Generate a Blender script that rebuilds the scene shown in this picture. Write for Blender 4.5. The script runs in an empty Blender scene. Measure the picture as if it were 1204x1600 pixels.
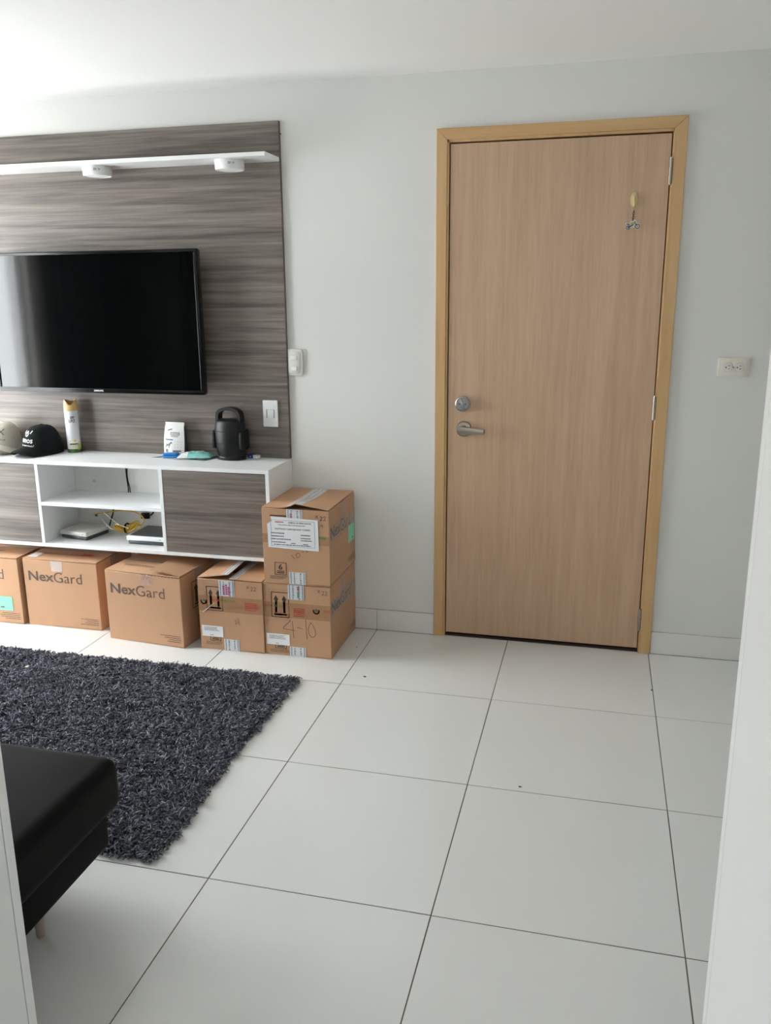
import bpy, bmesh, math, random
import numpy as np
from mathutils import Vector, Matrix

random.seed(7)
rng = np.random.default_rng(11)
PI = math.pi
SC = bpy.context.scene
C = SC.collection

# ------------------------------------------------------------------ camera, light, exposure
cam_d = bpy.data.cameras.new('camera')
cam = bpy.data.objects.new('camera', cam_d)
C.objects.link(cam)
cam_d.sensor_fit = 'VERTICAL'
cam_d.sensor_height = 24.0
cam_d.lens = 1329.08 / 1600 * 24.0
cam_d.clip_start = 0.02
_r = Vector((0.97031741, 0.24170932, -0.00779344))
_u = Vector((-0.05205988, 0.24024279, 0.96931583))
_f = Vector((-0.23616498, 0.94013829, -0.24569512))
M = Matrix(((_r.x, _u.x, -_f.x, 0.9376), (_r.y, _u.y, -_f.y, -3.5633), (_r.z, _u.z, -_f.z, 1.4923), (0, 0, 0, 1)))
cam.matrix_world = M
SC.camera = cam

world = bpy.data.worlds.new('overcast_sky')
SC.world = world
world.use_nodes = True
_bg = world.node_tree.nodes['Background']
_bg.inputs[0].default_value = (0.93, 0.975, 1.0, 1)
_bg.inputs[1].default_value = 9.0

WX = -2.6                                      # inner face of the window wall
WIN = (-1.53, -0.12, 0.06, 2.12)               # y0, y1, z0, z1 of the glazed opening
p2 = bpy.data.lights.new('hall_fill_portal', 'AREA')  # sky portal for the opening added to brighten door, floor and jambs
p2.shape = 'RECTANGLE'
p2.size = 0.48
p2.size_y = 0.48
p2.cycles.is_portal = True
p2o = bpy.data.objects.new('hall_fill_portal', p2)
C.objects.link(p2o)
p2o.location = (0.90, -4.38, 1.50)
p2o.rotation_euler = (PI / 2, 0, 0)
pl = bpy.data.lights.new('window_portal', 'AREA')
pl.shape = 'RECTANGLE'
pl.size = WIN[1] - WIN[0]
pl.size_y = WIN[3] - WIN[2]
pl.energy = 1.0
pl.cycles.is_portal = True
po = bpy.data.objects.new('window_portal', pl)
C.objects.link(po)
po.location = (WX - 0.11, (WIN[0] + WIN[1]) / 2, (WIN[2] + WIN[3]) / 2)
po.rotation_euler = (0, -PI / 2, 0)

sun_d = bpy.data.lights.new('sun', 'SUN')
sun_d.energy = 9.0
sun_d.angle = 0.03
sun_d.color = (1.0, 0.96, 0.9)
sun = bpy.data.objects.new('sun', sun_d)
C.objects.link(sun)
sun.rotation_euler = Vector((0.42, 0.25, -1.0)).to_track_quat('-Z', 'Y').to_euler()

SC.view_settings.view_transform = 'Standard'
SC.view_settings.look = 'None'
SC.view_settings.gamma = 1.0
SC.view_settings.use_curve_mapping = False
SC.view_settings.exposure = 0.81
SC.cycles.use_denoising = True
SC.cycles.max_bounces = 12
SC.cycles.diffuse_bounces = 8

# ------------------------------------------------------------------ materials
MATS = {}


def nodes_of(name):
    m = bpy.data.materials.new(name)
    m.use_nodes = True
    nt = m.node_tree
    return m, nt, nt.nodes['Principled BSDF']


def pm(name, col, rough=0.5, metal=0.0, spec=0.5, var=0.0, vscale=8.0, stretch=(1, 1, 1), bump=0.0, bscale=60.0, sheen=0.0, coat=0.0, alpha=1.0):
    m, nt, b = nodes_of(name)
    b.inputs['Base Color'].default_value = (*col, 1)
    b.inputs['Roughness'].default_value = rough
    b.inputs['Metallic'].default_value = metal
    b.inputs['Specular IOR Level'].default_value = spec
    if sheen:
        b.inputs['Sheen Weight'].default_value = sheen
        b.inputs['Sheen Roughness'].default_value = 0.4
    if coat:
        b.inputs['Coat Weight'].default_value = coat
        b.inputs['Coat Roughness'].default_value = 0.08
    if alpha < 1:
        b.inputs['Alpha'].default_value = alpha
    tc = nt.nodes.new('ShaderNodeTexCoord')
    mp = nt.nodes.new('ShaderNodeMapping')
    mp.inputs['Scale'].default_value = stretch
    nt.links.new(tc.outputs['Object'], mp.inputs[0])
    if var:
        n = nt.nodes.new('ShaderNodeTexNoise')
        n.inputs['Scale'].default_value = vscale
        n.inputs['Detail'].default_value = 5
        nt.links.new(mp.outputs[0], n.inputs['Vector'])
        mx = nt.nodes.new('ShaderNodeMix')
        mx.data_type = 'RGBA'
        nt.links.new(n.outputs['Fac'], mx.inputs[0])
        mx.inputs[6].default_value = (*[max(0, c * (1 - var)) for c in col], 1)
        mx.inputs[7].default_value = (*[min(1, c * (1 + var)) for c in col], 1)
        nt.links.new(mx.outputs[2], b.inputs['Base Color'])
    if bump:
        n2 = nt.nodes.new('ShaderNodeTexNoise')
        n2.inputs['Scale'].default_value = bscale
        n2.inputs['Detail'].default_value = 4
        nt.links.new(mp.outputs[0], n2.inputs['Vector'])
        bp = nt.nodes.new('ShaderNodeBump')
        bp.inputs['Strength'].default_value = bump
        bp.inputs['Distance'].default_value = 0.004
        nt.links.new(n2.outputs['Fac'], bp.inputs['Height'])
        nt.links.new(bp.outputs[0], b.inputs['Normal'])
    MATS[name] = m
    return m


def wood(name, stops, stretch, s1, s2, rough, mixf=0.45, dist=0.6):
    m, nt, b = nodes_of(name)
    L = nt.links.new
    tc = nt.nodes.new('ShaderNodeTexCoord')
    mp = nt.nodes.new('ShaderNodeMapping')
    mp.inputs['Scale'].default_value = stretch
    L(tc.outputs['Object'], mp.inputs[0])
    a = nt.nodes.new('ShaderNodeTexNoise')
    a.inputs['Scale'].default_value = s1
    a.inputs['Detail'].default_value = 5
    a.inputs['Distortion'].default_value = dist
    L(mp.outputs[0], a.inputs['Vector'])
    c = nt.nodes.new('ShaderNodeTexNoise')
    c.inputs['Scale'].default_value = s2
    c.inputs['Detail'].default_value = 6
    c.inputs['Roughness'].default_value = 0.65
    c.inputs['Distortion'].default_value = dist * 0.5
    L(mp.outputs[0], c.inputs['Vector'])
    mx = nt.nodes.new('ShaderNodeMix')
    mx.inputs[0].default_value = mixf
    L(a.outputs['Fac'], mx.inputs[2])
    L(c.outputs['Fac'], mx.inputs[3])
    cr = nt.nodes.new('ShaderNodeValToRGB')
    els = cr.color_ramp.elements
    while len(els) < len(stops):
        els.new(0.5)
    for e, (p, col) in zip(els, stops):
        e.position = p
        e.color = (*col, 1)
    L(mx.outputs[0], cr.inputs[0])
    L(cr.outputs[0], b.inputs['Base Color'])
    b.inputs['Roughness'].default_value = rough
    bp = nt.nodes.new('ShaderNodeBump')
    bp.inputs['Strength'].default_value = 0.05
    bp.inputs['Distance'].default_value = 0.002
    L(mx.outputs[0], bp.inputs['Height'])
    L(bp.outputs[0], b.inputs['Normal'])
    MATS[name] = m
    return m


def clear_film(name, col, alpha, rough):
    """thin plastic film: see-through with a gloss"""
    m, nt, b = nodes_of(name)
    b.inputs['Base Color'].default_value = (*col, 1)
    b.inputs['Roughness'].default_value = rough
    b.inputs['Alpha'].default_value = alpha
    tc = nt.nodes.new('ShaderNodeTexCoord')
    n = nt.nodes.new('ShaderNodeTexNoise')
    n.inputs['Scale'].default_value = 45
    nt.links.new(tc.outputs['Object'], n.inputs['Vector'])
    bp = nt.nodes.new('ShaderNodeBump')
    bp.inputs['Strength'].default_value = 0.35
    bp.inputs['Distance'].default_value = 0.004
    nt.links.new(n.outputs['Fac'], bp.inputs['Height'])
    nt.links.new(bp.outputs[0], b.inputs['Normal'])
    MATS[name] = m
    return m


WALL = pm('wall_paint', (0.71, 0.71, 0.685), 0.75, var=0.012, vscale=2.2, bump=0.06, bscale=90)
CEIL = pm('ceiling_paint', (0.82, 0.82, 0.805), 0.85, var=0.01, vscale=2.0, bump=0.05, bscale=70)
TILE = pm('porcelain_tile', (0.70, 0.705, 0.69), 0.13, spec=0.5, var=0.012, vscale=3.0)
BTILE = pm('skirting_tile', (0.74, 0.735, 0.705), 0.3, var=0.03, vscale=5.0)
GROUT = pm('grout', (0.16, 0.135, 0.11), 0.9, var=0.3, vscale=9)
MELA = pm('white_melamine', (0.80, 0.81, 0.815), 0.32, var=0.008, vscale=4)
MELA_IN = pm('backing_board', (0.80, 0.79, 0.76), 0.5, var=0.02, vscale=5)
GREYWOOD = wood('grey_laminate', [(0.32, (0.050, 0.040, 0.034)), (0.44, (0.118, 0.097, 0.084)), (0.53, (0.180, 0.150, 0.131)), (0.68, (0.270, 0.236, 0.210))], (0.50, 6.0, 16.0), 1.6, 6.0, 0.42, 0.46, 0.6)
EDGE = pm('laminate_edge', (0.13, 0.085, 0.06), 0.5, var=0.1)
DOORWOOD = wood('oak_laminate', [(0.28, (0.435, 0.285, 0.18)), (0.46, (0.505, 0.335, 0.215)), (0.56, (0.54, 0.363, 0.238)), (0.74, (0.59, 0.41, 0.275))], (13.0, 6.0, 0.6), 1.7, 9.0, 0.4, 0.5, 1.3)
TRIMWOOD = wood('pine_casing', [(0.3, (0.50, 0.30, 0.125)), (0.5, (0.58, 0.365, 0.17)), (0.7, (0.63, 0.425, 0.22))], (9.0, 6.0, 0.5), 1.5, 6.0, 0.42)
TRIMWOOD_H = wood('pine_casing_across', [(0.3, (0.50, 0.30, 0.125)), (0.5, (0.58, 0.365, 0.17)), (0.7, (0.63, 0.425, 0.22))], (0.5, 6.0, 9.0), 1.5, 6.0, 0.42)
DARKGAP = pm('dark_rebate', (0.035, 0.016, 0.010), 0.8, var=0.1)
STEEL = pm('brushed_steel', (0.42, 0.42, 0.41), 0.32, metal=1.0, var=0.06, vscale=40)
NICKEL = pm('satin_nickel', (0.40, 0.355, 0.30), 0.38, metal=1.0, var=0.05, vscale=40)
BLACKP = pm('black_plastic', (0.0045, 0.005, 0.005), 0.4, spec=0.3, var=0.1)
GLOSSB = pm('gloss_black_plastic', (0.003, 0.0036, 0.004), 0.22, spec=0.3, var=0.1)
SCREEN = pm('tv_screen', (0.0015, 0.002, 0.002), 0.075, spec=0.62, var=0.1)
SILVERINK = pm('silver_ink', (0.75, 0.75, 0.75), 0.4, var=0.02)
RUBBER = pm('black_rubber', (0.006, 0.006, 0.006), 0.6, spec=0.3, var=0.1)
WHITEP = pm('white_plastic', (0.80, 0.81, 0.81), 0.28, var=0.01)
IVORYP = pm('ivory_plastic', (0.74, 0.70, 0.62), 0.35, var=0.01)
DIFF = pm('lamp_diffuser', (0.86, 0.86, 0.85), 0.45, var=0.01)
GREYP = pm('grey_plastic', (0.12, 0.13, 0.135), 0.45, var=0.05)
SLATE = pm('slate_plastic', (0.055, 0.062, 0.066), 0.42, var=0.08)
CARD = pm('cardboard', (0.50, 0.288, 0.163), 0.75, var=0.07, vscale=5.0, stretch=(3, 3, 0.6), bump=0.05, bscale=60)
CARD_IN = pm('cardboard_inside', (0.40, 0.235, 0.13), 0.85, var=0.06, vscale=6.0)
INK = pm('box_ink', (0.055, 0.035, 0.025), 0.75, var=0.1, vscale=30)
INKGREY = pm('box_ink_grey', (0.115, 0.075, 0.055), 0.75, var=0.12, vscale=30)
PEN = pm('marker_pen', (0.035, 0.028, 0.028), 0.7, var=0.1)
REDINK = pm('red_ink', (0.50, 0.045, 0.035), 0.6, var=0.1, vscale=40)
GREENINK = pm('green_ink', (0.05, 0.22, 0.07), 0.6, var=0.1, vscale=40)
BLUEINK = pm('blue_ink', (0.11, 0.20, 0.35), 0.6, var=0.1, vscale=40)
PURPLEINK = pm('magenta_ink', (0.42, 0.06, 0.20), 0.6, var=0.1, vscale=40)
PAPER = pm('paper_label', (0.78, 0.79, 0.80), 0.55, var=0.02, vscale=20, bump=0.1, bscale=25)
PTAPE = pm('printed_tape', (0.66, 0.68, 0.68), 0.22, var=0.06, vscale=25, bump=0.25, bscale=35)
BTAPE = pm('brown_tape', (0.40, 0.225, 0.122), 0.25, var=0.08, vscale=20, bump=0.15, bscale=30)
FILM = clear_film('clear_tape', (0.62, 0.60, 0.57), 0.16, 0.15)
TOPTAPE = clear_film('wide_clear_tape', (0.50, 0.48, 0.45), 0.34, 0.15)
GREENLAB = pm('green_label', (0.22, 0.68, 0.42), 0.5, var=0.03)
TEXTGREY = pm('print_grey', (0.17, 0.17, 0.18), 0.6, var=0.05)
BLACKCLOTH = pm('black_cotton', (0.008, 0.011, 0.011), 0.95, spec=0.2, var=0.15, vscale=40, bump=0.12, bscale=500)
BEIGECLOTH = pm('beige_cotton', (0.60, 0.57, 0.48), 0.9, var=0.05, vscale=30, bump=0.2, bscale=300)
BROWNCLOTH = pm('brown_cotton', (0.06, 0.03, 0.02), 0.9, var=0.1, vscale=30)
WHITETHREAD = pm('white_thread', (0.75, 0.75, 0.76), 0.8, var=0.05)
GREYTHREAD = pm('grey_thread', (0.14, 0.14, 0.15), 0.8, var=0.05)
VELVET = pm('black_velvet', (0.0030, 0.0027, 0.0023), 0.75, spec=0.14, var=0.35, vscale=9, sheen=0.05, bump=0.2, bscale=14)
SEAM = pm('velvet_piping', (0.012, 0.0115, 0.0105), 0.85, spec=0.08, var=0.2, sheen=0.03)
LEGWOOD = pm('dark_sofa_leg', (0.10, 0.07, 0.05), 0.45, var=0.1)
PALELEG = pm('pale_sofa_leg', (0.46, 0.40, 0.33), 0.4, var=0.05)
PILE, _nt, _b = nodes_of('rug_yarn')
_b.inputs['Roughness'].default_value = 0.85
_b.inputs['Specular IOR Level'].default_value = 0.25
_gi = _nt.nodes.new('ShaderNodeNewGeometry')
_cr = _nt.nodes.new('ShaderNodeValToRGB')
for _k, (_p, _c) in enumerate(((0.0, (0.046, 0.047, 0.060)), (0.55, (0.122, 0.125, 0.157)), (0.88, (0.215, 0.22, 0.26)), (1.0, (0.30, 0.305, 0.345)))):
    _e = _cr.color_ramp.elements[_k] if _k < 2 else _cr.color_ramp.elements.new(_p)
    _e.position = _p
    _e.color = (*_c, 1)
_nt.links.new(_gi.outputs['Random Per Island'], _cr.inputs[0])
_nt.links.new(_cr.outputs[0], _b.inputs['Base Color'])
RUGBACK = pm('rug_backing', (0.035, 0.035, 0.038), 0.95, var=0.2)
CANWHITE = pm('can_white', (0.76, 0.77, 0.82), 0.28, metal=0.0, var=0.02)
CANYEL = pm('cap_yellow', (0.72, 0.50, 0.20), 0.4, var=0.04)
CANDARK = pm('cap_amber', (0.46, 0.22, 0.05), 0.45, var=0.05)
LEAFG = pm('leaf_green', (0.06, 0.14, 0.04), 0.5, var=0.5, vscale=70)
LIMEG = pm('lime_green', (0.40, 0.46, 0.12), 0.5, var=0.2, vscale=60)
CREAM = pm('cream_print', (0.70, 0.68, 0.50), 0.5, var=0.1, vscale=50)
PETAL = pm('petal_white', (0.82, 0.80, 0.72), 0.5, var=0.05)
YELLOW = pm('yellow_cable', (0.72, 0.46, 0.04), 0.5, var=0.06)
WHITECABLE = pm('white_cable', (0.70, 0.69, 0.66), 0.5, var=0.03)
BAGW = pm('bag_white', (0.70, 0.70, 0.68), 0.42, var=0.03, vscale=20, bump=0.12, bscale=18)
BLUEP = pm('blue_plastic', (0.015, 0.20, 0.55), 0.3, var=0.05)
TEAL = pm('teal_film', (0.26, 0.62, 0.58), 0.25, var=0.12, vscale=50, bump=0.4, bscale=40)
FOIL = pm('foil_film', (0.70, 0.73, 0.73), 0.2, var=0.12, vscale=60, bump=0.6, bscale=55)
NAVY = pm('navy_card', (0.02, 0.05, 0.25), 0.4, var=0.05)
MAGDARK = pm('dark_cover', (0.05, 0.055, 0.058), 0.3, var=0.4, vscale=50)
MAGWHITE = pm('white_page', (0.72, 0.73, 0.74), 0.4, var=0.04)
CONC = pm('balcony_concrete', (0.62, 0.60, 0.56), 0.8, var=0.05)
ALU = pm('window_frame_aluminium', (0.72, 0.72, 0.72), 0.35, metal=0.6, var=0.02)
GLASS = clear_film('window_glass', (0.9, 0.95, 0.95), 0.06, 0.02)
HOOKC = pm('cream_hook', (0.62, 0.50, 0.25), 0.35, var=0.03)
ACRYL = pm('acrylic_charm', (0.66, 0.64, 0.58), 0.2, var=0.05)


# ------------------------------------------------------------------ geometry helpers
class G:
    """collects plain polygons"""

    def __init__(self):
        self.v = []
        self.f = []

    def add(self, vs, fs):
        n = len(self.v)
        self.v += [tuple(p) for p in vs]
        self.f += [tuple(n + i for i in f) for f in fs]
        return self

    def box(self, x0, x1, y0, y1, z0, z1):
        vs = [(x, y, z) for x in (x0, x1) for y in (y0, y1) for z in (z0, z1)]
        fs = [(0, 1, 3, 2), (4, 6, 7, 5), (0, 4, 5, 1), (2, 3, 7, 6), (0, 2, 6, 4), (1, 5, 7, 3)]
        return self.add(vs, fs)

    def prism(self, poly, a, b):
        """poly: list of 3-vectors; extruded from +a to +b (vectors)"""
        n = len(poly)
        a = Vector(a)
        b = Vector(b)
        vs = [tuple(Vector(p) + a) for p in poly] + [tuple(Vector(p) + b) for p in poly]
        fs = [tuple(range(n - 1, -1, -1)), tuple(range(n, 2 * n))] + [(i, (i + 1) % n, n + (i + 1) % n, n + i) for i in range(n)]
        return self.add(vs, fs)

    def tube(self, pts, r, n=8, caps=True):
        pts = [Vector(p) for p in pts]
        rr = r if isinstance(r, (list, tuple)) else [r] * len(pts)
        vs, fs = [], []
        prev = None
        for i, p in enumerate(pts):
            t = (pts[min(i + 1, len(pts) - 1)] - pts[max(i - 1, 0)]).normalized()
            if prev is None:
                ref = Vector((0, 0, 1)) if abs(t.z) < 0.9 else Vector((1, 0, 0))
                x = t.cross(ref).normalized()
            else:
                x = (prev - t * prev.dot(t)).normalized()
            prev = x
            y = t.cross(x)
            for k in range(n):
                a = 2 * PI * k / n
                vs.append(p + (x * math.cos(a) + y * math.sin(a)) * rr[i])
        for i in range(len(pts) - 1):
            for k in range(n):
                fs.append((i * n + k, i * n + (k + 1) % n, (i + 1) * n + (k + 1) % n, (i + 1) * n + k))
        if caps:
            fs.append(tuple(range(n - 1, -1, -1)))
            fs.append(tuple((len(pts) - 1) * n + k for k in range(n)))
        return self.add(vs, fs)

    def lathe(self, prof, n=32, sx=1.0, sy=1.0, o=(0, 0, 0), ax='z'):
        """prof: (r, h) pairs; closes top and bottom when r > 0"""
        vs, fs = [], []
        for r_, h in prof:
            for k in range(n):
                a = 2 * PI * k / n
                p = (r_ * math.cos(a) * sx, r_ * math.sin(a) * sy, h)
                if ax == 'y':
                    p = (p[0], -p[2], p[1])
                vs.append((p[0] + o[0], p[1] + o[1], p[2] + o[2]))
        m = len(prof)
        for i in range(m - 1):
            for k in range(n):
                fs.append((i * n + k, i * n + (k + 1) % n, (i + 1) * n + (k + 1) % n, (i + 1) * n + k))
        fs.append(tuple(range(n - 1, -1, -1)))
        fs.append(tuple((m - 1) * n + k for k in range(n)))
        return self.add(vs, fs)

    def sheet(self, fn, nu, nv, thick):
        """solid sheet: fn(u, v) -> point, 0..1; thickened along the surface normal"""
        P = [[Vector(fn(i / nu, j / nv)) for j in range(nv + 1)] for i in range(nu + 1)]
        top, bot = [], []
        for i in range(nu + 1):
            for j in range(nv + 1):
                a = P[min(i + 1, nu)][j] - P[max(i - 1, 0)][j]
                b = P[i][min(j + 1, nv)] - P[i][max(j - 1, 0)]
                nrm = a.cross(b)
                nrm = nrm.normalized() if nrm.length > 1e-9 else Vector((0, 0, 1))
                top.append(P[i][j] + nrm * thick / 2)
                bot.append(P[i][j] - nrm * thick / 2)
        n = len(top)
        w = nv + 1
        fs = []
        for i in range(nu):
            for j in range(nv):
                a, b, c, d = i * w + j, (i + 1) * w + j, (i + 1) * w + j + 1, i * w + j + 1
                fs.append((a, b, c, d))
                fs.append((n + d, n + c, n + b, n + a))
        ring = [(i, 0) for i in range(nu)] + [(nu, j) for j in range(nv)] + [(i, nv) for i in range(nu, 0, -1)] + [(0, j) for j in range(nv, 0, -1)]
        ring = [i * w + j for i, j in ring]
        for k in range(len(ring)):
            a, b = ring[k], ring[(k + 1) % len(ring)]
            fs.append((b, a, n + a, n + b))
        return self.add(top + bot, fs)


def setm(me, mats):
    for m in (mats if isinstance(mats, (list, tuple)) else [mats]):
        me.materials.append(m)


def mk(name, g, mat, parent=None, bevel=0.0, seg=2, smooth=False, loc=None, rot=None, angle=0.6):
    me = bpy.data.meshes.new(name)
    me.from_pydata(g.v, [], g.f)
    bm = bmesh.new()
    bm.from_mesh(me)
    bmesh.ops.recalc_face_normals(bm, faces=bm.faces)
    if bevel:
        es = [e for e in bm.edges if len(e.link_faces) == 2 and e.calc_face_angle(0) > angle]
        bmesh.ops.bevel(bm, geom=es, offset=bevel, segments=seg, profile=0.5, affect='EDGES', clamp_overlap=True)
    bm.to_mesh(me)
    bm.free()
    setm(me, mat)
    if smooth or bevel:
        me.polygons.foreach_set('use_smooth', [True] * len(me.polygons))
        me.set_sharp_from_angle(angle=0.7)
    o = bpy.data.objects.new(name, me)
    C.objects.link(o)
    if name in SMALL:
        o['kind'] = 'stuff'
    if parent:
        o.parent = parent
    if loc:
        o.location = loc
    if rot:
        o.rotation_euler = rot
    return o


SMALL = ('tape_print', 'fine_print', 'dashed_print', 'tape_lettering', 'paper_lettering', 'handwriting', 'icon_print', 'top_print', 'printed_marks', 'perforation', 'bottom_print')


def tag(o, label, cat, group=None):
    o['label'] = label
    o['category'] = cat
    if group:
        o['group'] = group
    return o


def thing(name, label, cat, loc=(0, 0, 0), rz=0.0, group=None):
    o = bpy.data.objects.new(name, None)
    o.empty_display_size = 0.05
    C.objects.link(o)
    o.location = loc
    o.rotation_euler = (0, 0, rz)
    return tag(o, label, cat, group)


def struct(o, label, cat):
    o['kind'] = 'structure'
    return tag(o, label, cat)


_TXT = {}


def text_polys(body, bold=0.0, shear=0.0, spacing=1.0):
    """flat mesh of a word, normalised so its bounding box is (0,0)-(1,1); returns verts, faces, aspect"""
    key = (body, bold, shear, spacing)
    if key in _TXT:
        return _TXT[key]
    cu = bpy.data.curves.new('t', 'FONT')
    cu.body = body
    cu.size = 1.0
    cu.offset = bold
    cu.shear = shear
    cu.space_character = spacing
    cu.resolution_u = 3
    ob = bpy.data.objects.new('t', cu)
    C.objects.link(ob)
    dg = bpy.context.evaluated_depsgraph_get()
    me = bpy.data.meshes.new_from_object(ob.evaluated_get(dg))
    v = np.array([q.co[:2] for q in me.vertices])
    f = [tuple(p.vertices) for p in me.polygons]
    bpy.data.objects.remove(ob)
    bpy.data.curves.remove(cu)
    bpy.data.meshes.remove(me)
    lo, hi = v.min(0), v.max(0)
    asp = (hi[0] - lo[0]) / max(1e-6, hi[1] - lo[1])
    v = (v - lo) / np.maximum(hi - lo, 1e-6)
    _TXT[key] = (v, f, asp)
    return _TXT[key]


class Face:
    """a flat rectangular face: u to the right, v downward, both 0..1"""

    def __init__(s, o, ux, uy, W, H):
        s.o, s.x, s.y, s.W, s.H = Vector(o), Vector(ux), Vector(uy), W, H
        s.n = -s.x.cross(s.y)

    def p(s, u, v, off=0.0008):
        return s.o + s.x * (u * s.W) + s.y * (v * s.H) + s.n * off

    def quad(s, g, u0, v0, u1, v1, off=0.0008, th=0.0004):
        g.prism([s.p(u0, v0, off), s.p(u0, v1, off), s.p(u1, v1, off), s.p(u1, v0, off)], (0, 0, 0), s.n * th)

    def poly(s, g, pts, off=0.0008, th=0.0003):
        g.prism([s.p(u, v, off) for u, v in pts], (0, 0, 0), s.n * th)

    def frame(s, g, u0, v0, u1, v1, w, off=0.0008):
        a, b = w / s.W, w / s.H
        s.quad(g, u0, v0, u1, v0 + b, off)
        s.quad(g, u0, v1 - b, u1, v1, off)
        s.quad(g, u0, v0, u0 + a, v1, off)
        s.quad(g, u1 - a, v0, u1, v1, off)

    def text(s, g, body, u0, v0, u1, v1, bold=0.0, shear=0.0, off=0.0010, rot=0.0):
        v, f, _ = text_polys(body, bold, shear)
        cu, cv = (u0 + u1) / 2, (v0 + v1) / 2
        vs = []
        for a, b in v:
            du, dv = (a - 0.5) * (u1 - u0) * s.W, (0.5 - b) * (v1 - v0) * s.H
            x = du * math.cos(rot) - dv * math.sin(rot)
            y = du * math.sin(rot) + dv * math.cos(rot)
            vs.append(s.p(cu + x / s.W, cv + y / s.H, off))
        g.add(vs, f)

    def stroke(s, g, pts, w, off=0.0010):
        P = [s.p(u, v, off) for u, v in pts]
        for a, b in zip(P, P[1:]):
            t = (b - a)
            if t.length < 1e-6:
                continue
            q = t.normalized().cross(s.n) * w / 2
            e = t.normalized() * w * 0.3
            g.add([a - q - e, a + q - e, b + q + e, b - q + e], [(0, 1, 2, 3)])

    def fine(s, g, u0, v0, u1, v1, rows, h=0.45, off=0.0010, seed=0, ragged=0.3, right=False):
        """rows of illegible small print: broken dashes"""
        rd = random.Random(seed)
        dv = (v1 - v0) / rows
        for r_ in range(rows):
            w = (u1 - u0) * (1 - ragged * rd.random())
            a = u1 - w if right else u0
            e = a + w
            while a < e - 1e-4:
                l = (u1 - u0) * rd.uniform(0.03, 0.11)
                b = min(a + l, e)
                c = v0 + dv * (r_ + 0.5)
                hh = dv * h * rd.uniform(0.75, 1.0) / 2
                g.add([s.p(a, c - hh, off), s.p(a, c + hh, off), s.p(b, c + hh, off), s.p(b, c - hh, off)], [(0, 1, 2, 3)])
                a = b + (u1 - u0) * 0.012


# ------------------------------------------------------------------ the room
T = 0.6
GAP = 0.0030
H = 2.335
XR = 3.4
YB = -4.3
floor = struct(mk('floor', G().box(WX, XR, YB, 0.12, -0.06, -0.0016), GROUT), 'glossy white square floor tiles with thin dark grout lines', 'floor')
ylines = [0.0] + [-0.589 - T * k for k in range(7)]
xlines = [WX] + [-2.4 + T * k for k in range(10)] + [XR]
_tm = {}
for i in range(len(xlines) - 1):
    for j in range(len(ylines) - 1):
        w = round(xlines[i + 1] - xlines[i], 4)
        d = round(ylines[j] - ylines[j + 1], 4)
        cx, cy = (xlines[i] + xlines[i + 1]) / 2, (ylines[j] + ylines[j + 1]) / 2
        if cy - d / 2 < YB:
            continue
        if (w, d) not in _tm:
            o = mk('floor_tile', G().box(-w / 2 + GAP / 2, w / 2 - GAP / 2, -d / 2 + GAP / 2, d / 2 - GAP / 2, -0.0014, 0), TILE, floor, bevel=0.0005, seg=1)
            _tm[(w, d)] = o.data
        else:
            o = bpy.data.objects.new('floor_tile', _tm[(w, d)])
            C.objects.link(o)
            o.parent = floor
        o.location = (cx, cy, 0)

struct(mk('ceiling', G().box(WX - 0.15, XR + 0.1, YB, 0.12, H, H + 0.12), CEIL), 'plain white painted ceiling', 'ceiling')

DX0, DX1, DZ = 0.300, 1.166, 2.092          # rough opening of the entrance door
wb = G().box(WX, DX0, 0, 0.12, -0.05, H).box(DX1, XR, 0, 0.12, -0.05, H).box(DX0, DX1, 0, 0.12, DZ, H)
struct(mk('wall_back', wb, WALL), 'white painted wall with the grey panel and the wooden door', 'wall')
wl = G()
wl.box(WX - 0.15, WX, YB, WIN[0], -0.05, H).box(WX - 0.15, WX, WIN[1], 0.12, -0.05, H)
wl.box(WX - 0.15, WX, WIN[0], WIN[1], WIN[3], H).box(WX - 0.15, WX, WIN[0], WIN[1], -0.05, WIN[2])
struct(mk('wall_left', wl, WALL), 'white painted wall with the tall balcony window', 'wall')
struct(mk('wall_right', G().box(XR, XR + 0.1, YB, 0.12, -0.05, H), WALL), 'plain white wall beside the entrance', 'wall')
RW = (0.66, 1.14, 1.26, 1.74)               # unseen opening added behind the camera to let in fill light
wr = G().box(WX, RW[0], YB - 0.1, YB, -0.05, H).box(RW[1], XR, YB - 0.1, YB, -0.05, H)
wr.box(RW[0], RW[1], YB - 0.1, YB, -0.05, RW[2]).box(RW[0], RW[1], YB - 0.1, YB, RW[3], H)
struct(mk('wall_rear', wr, WALL), 'plain white wall with a small unseen opening added for fill light', 'wall')

# wall with the opening the picture is taken through; a fine shadow groove runs close to its far arris
OX0, OX1, NY = 0.272, 1.078, -2.80
wn = G().box(WX, OX0, NY - 0.26, NY, -0.05, H).box(OX1, XR, NY - 0.26, NY, -0.05, H).box(OX0, OX1, NY - 0.26, NY, 2.12, H)
struct(mk('wall_near', wn, WALL), 'white painted wall around the opening in the foreground', 'wall')
tr = bpy.data.objects.new('trim_1', None)
C.objects.link(tr)
struct(tr, 'white lining boards on both sides of the foreground opening', 'trim')
JAMB = pm('jamb_paint', (0.82, 0.82, 0.795), 0.45, var=0.01)
for s, x in ((1, OX0), (-1, OX1)):
    a, b = sorted((x, x + s * 0.006))
    for nm, y0, y1 in (('jamb_edge', NY - 0.013 if s > 0 else NY - 0.018, NY + 0.001), ('jamb_board', NY - 0.26, NY - 0.0145 if s > 0 else NY - 0.0195)):
        mk(nm, G().box(a, b, y0, y1, 0.0, 2.12), JAMB, tr, bevel=0.0008, seg=1)

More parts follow.
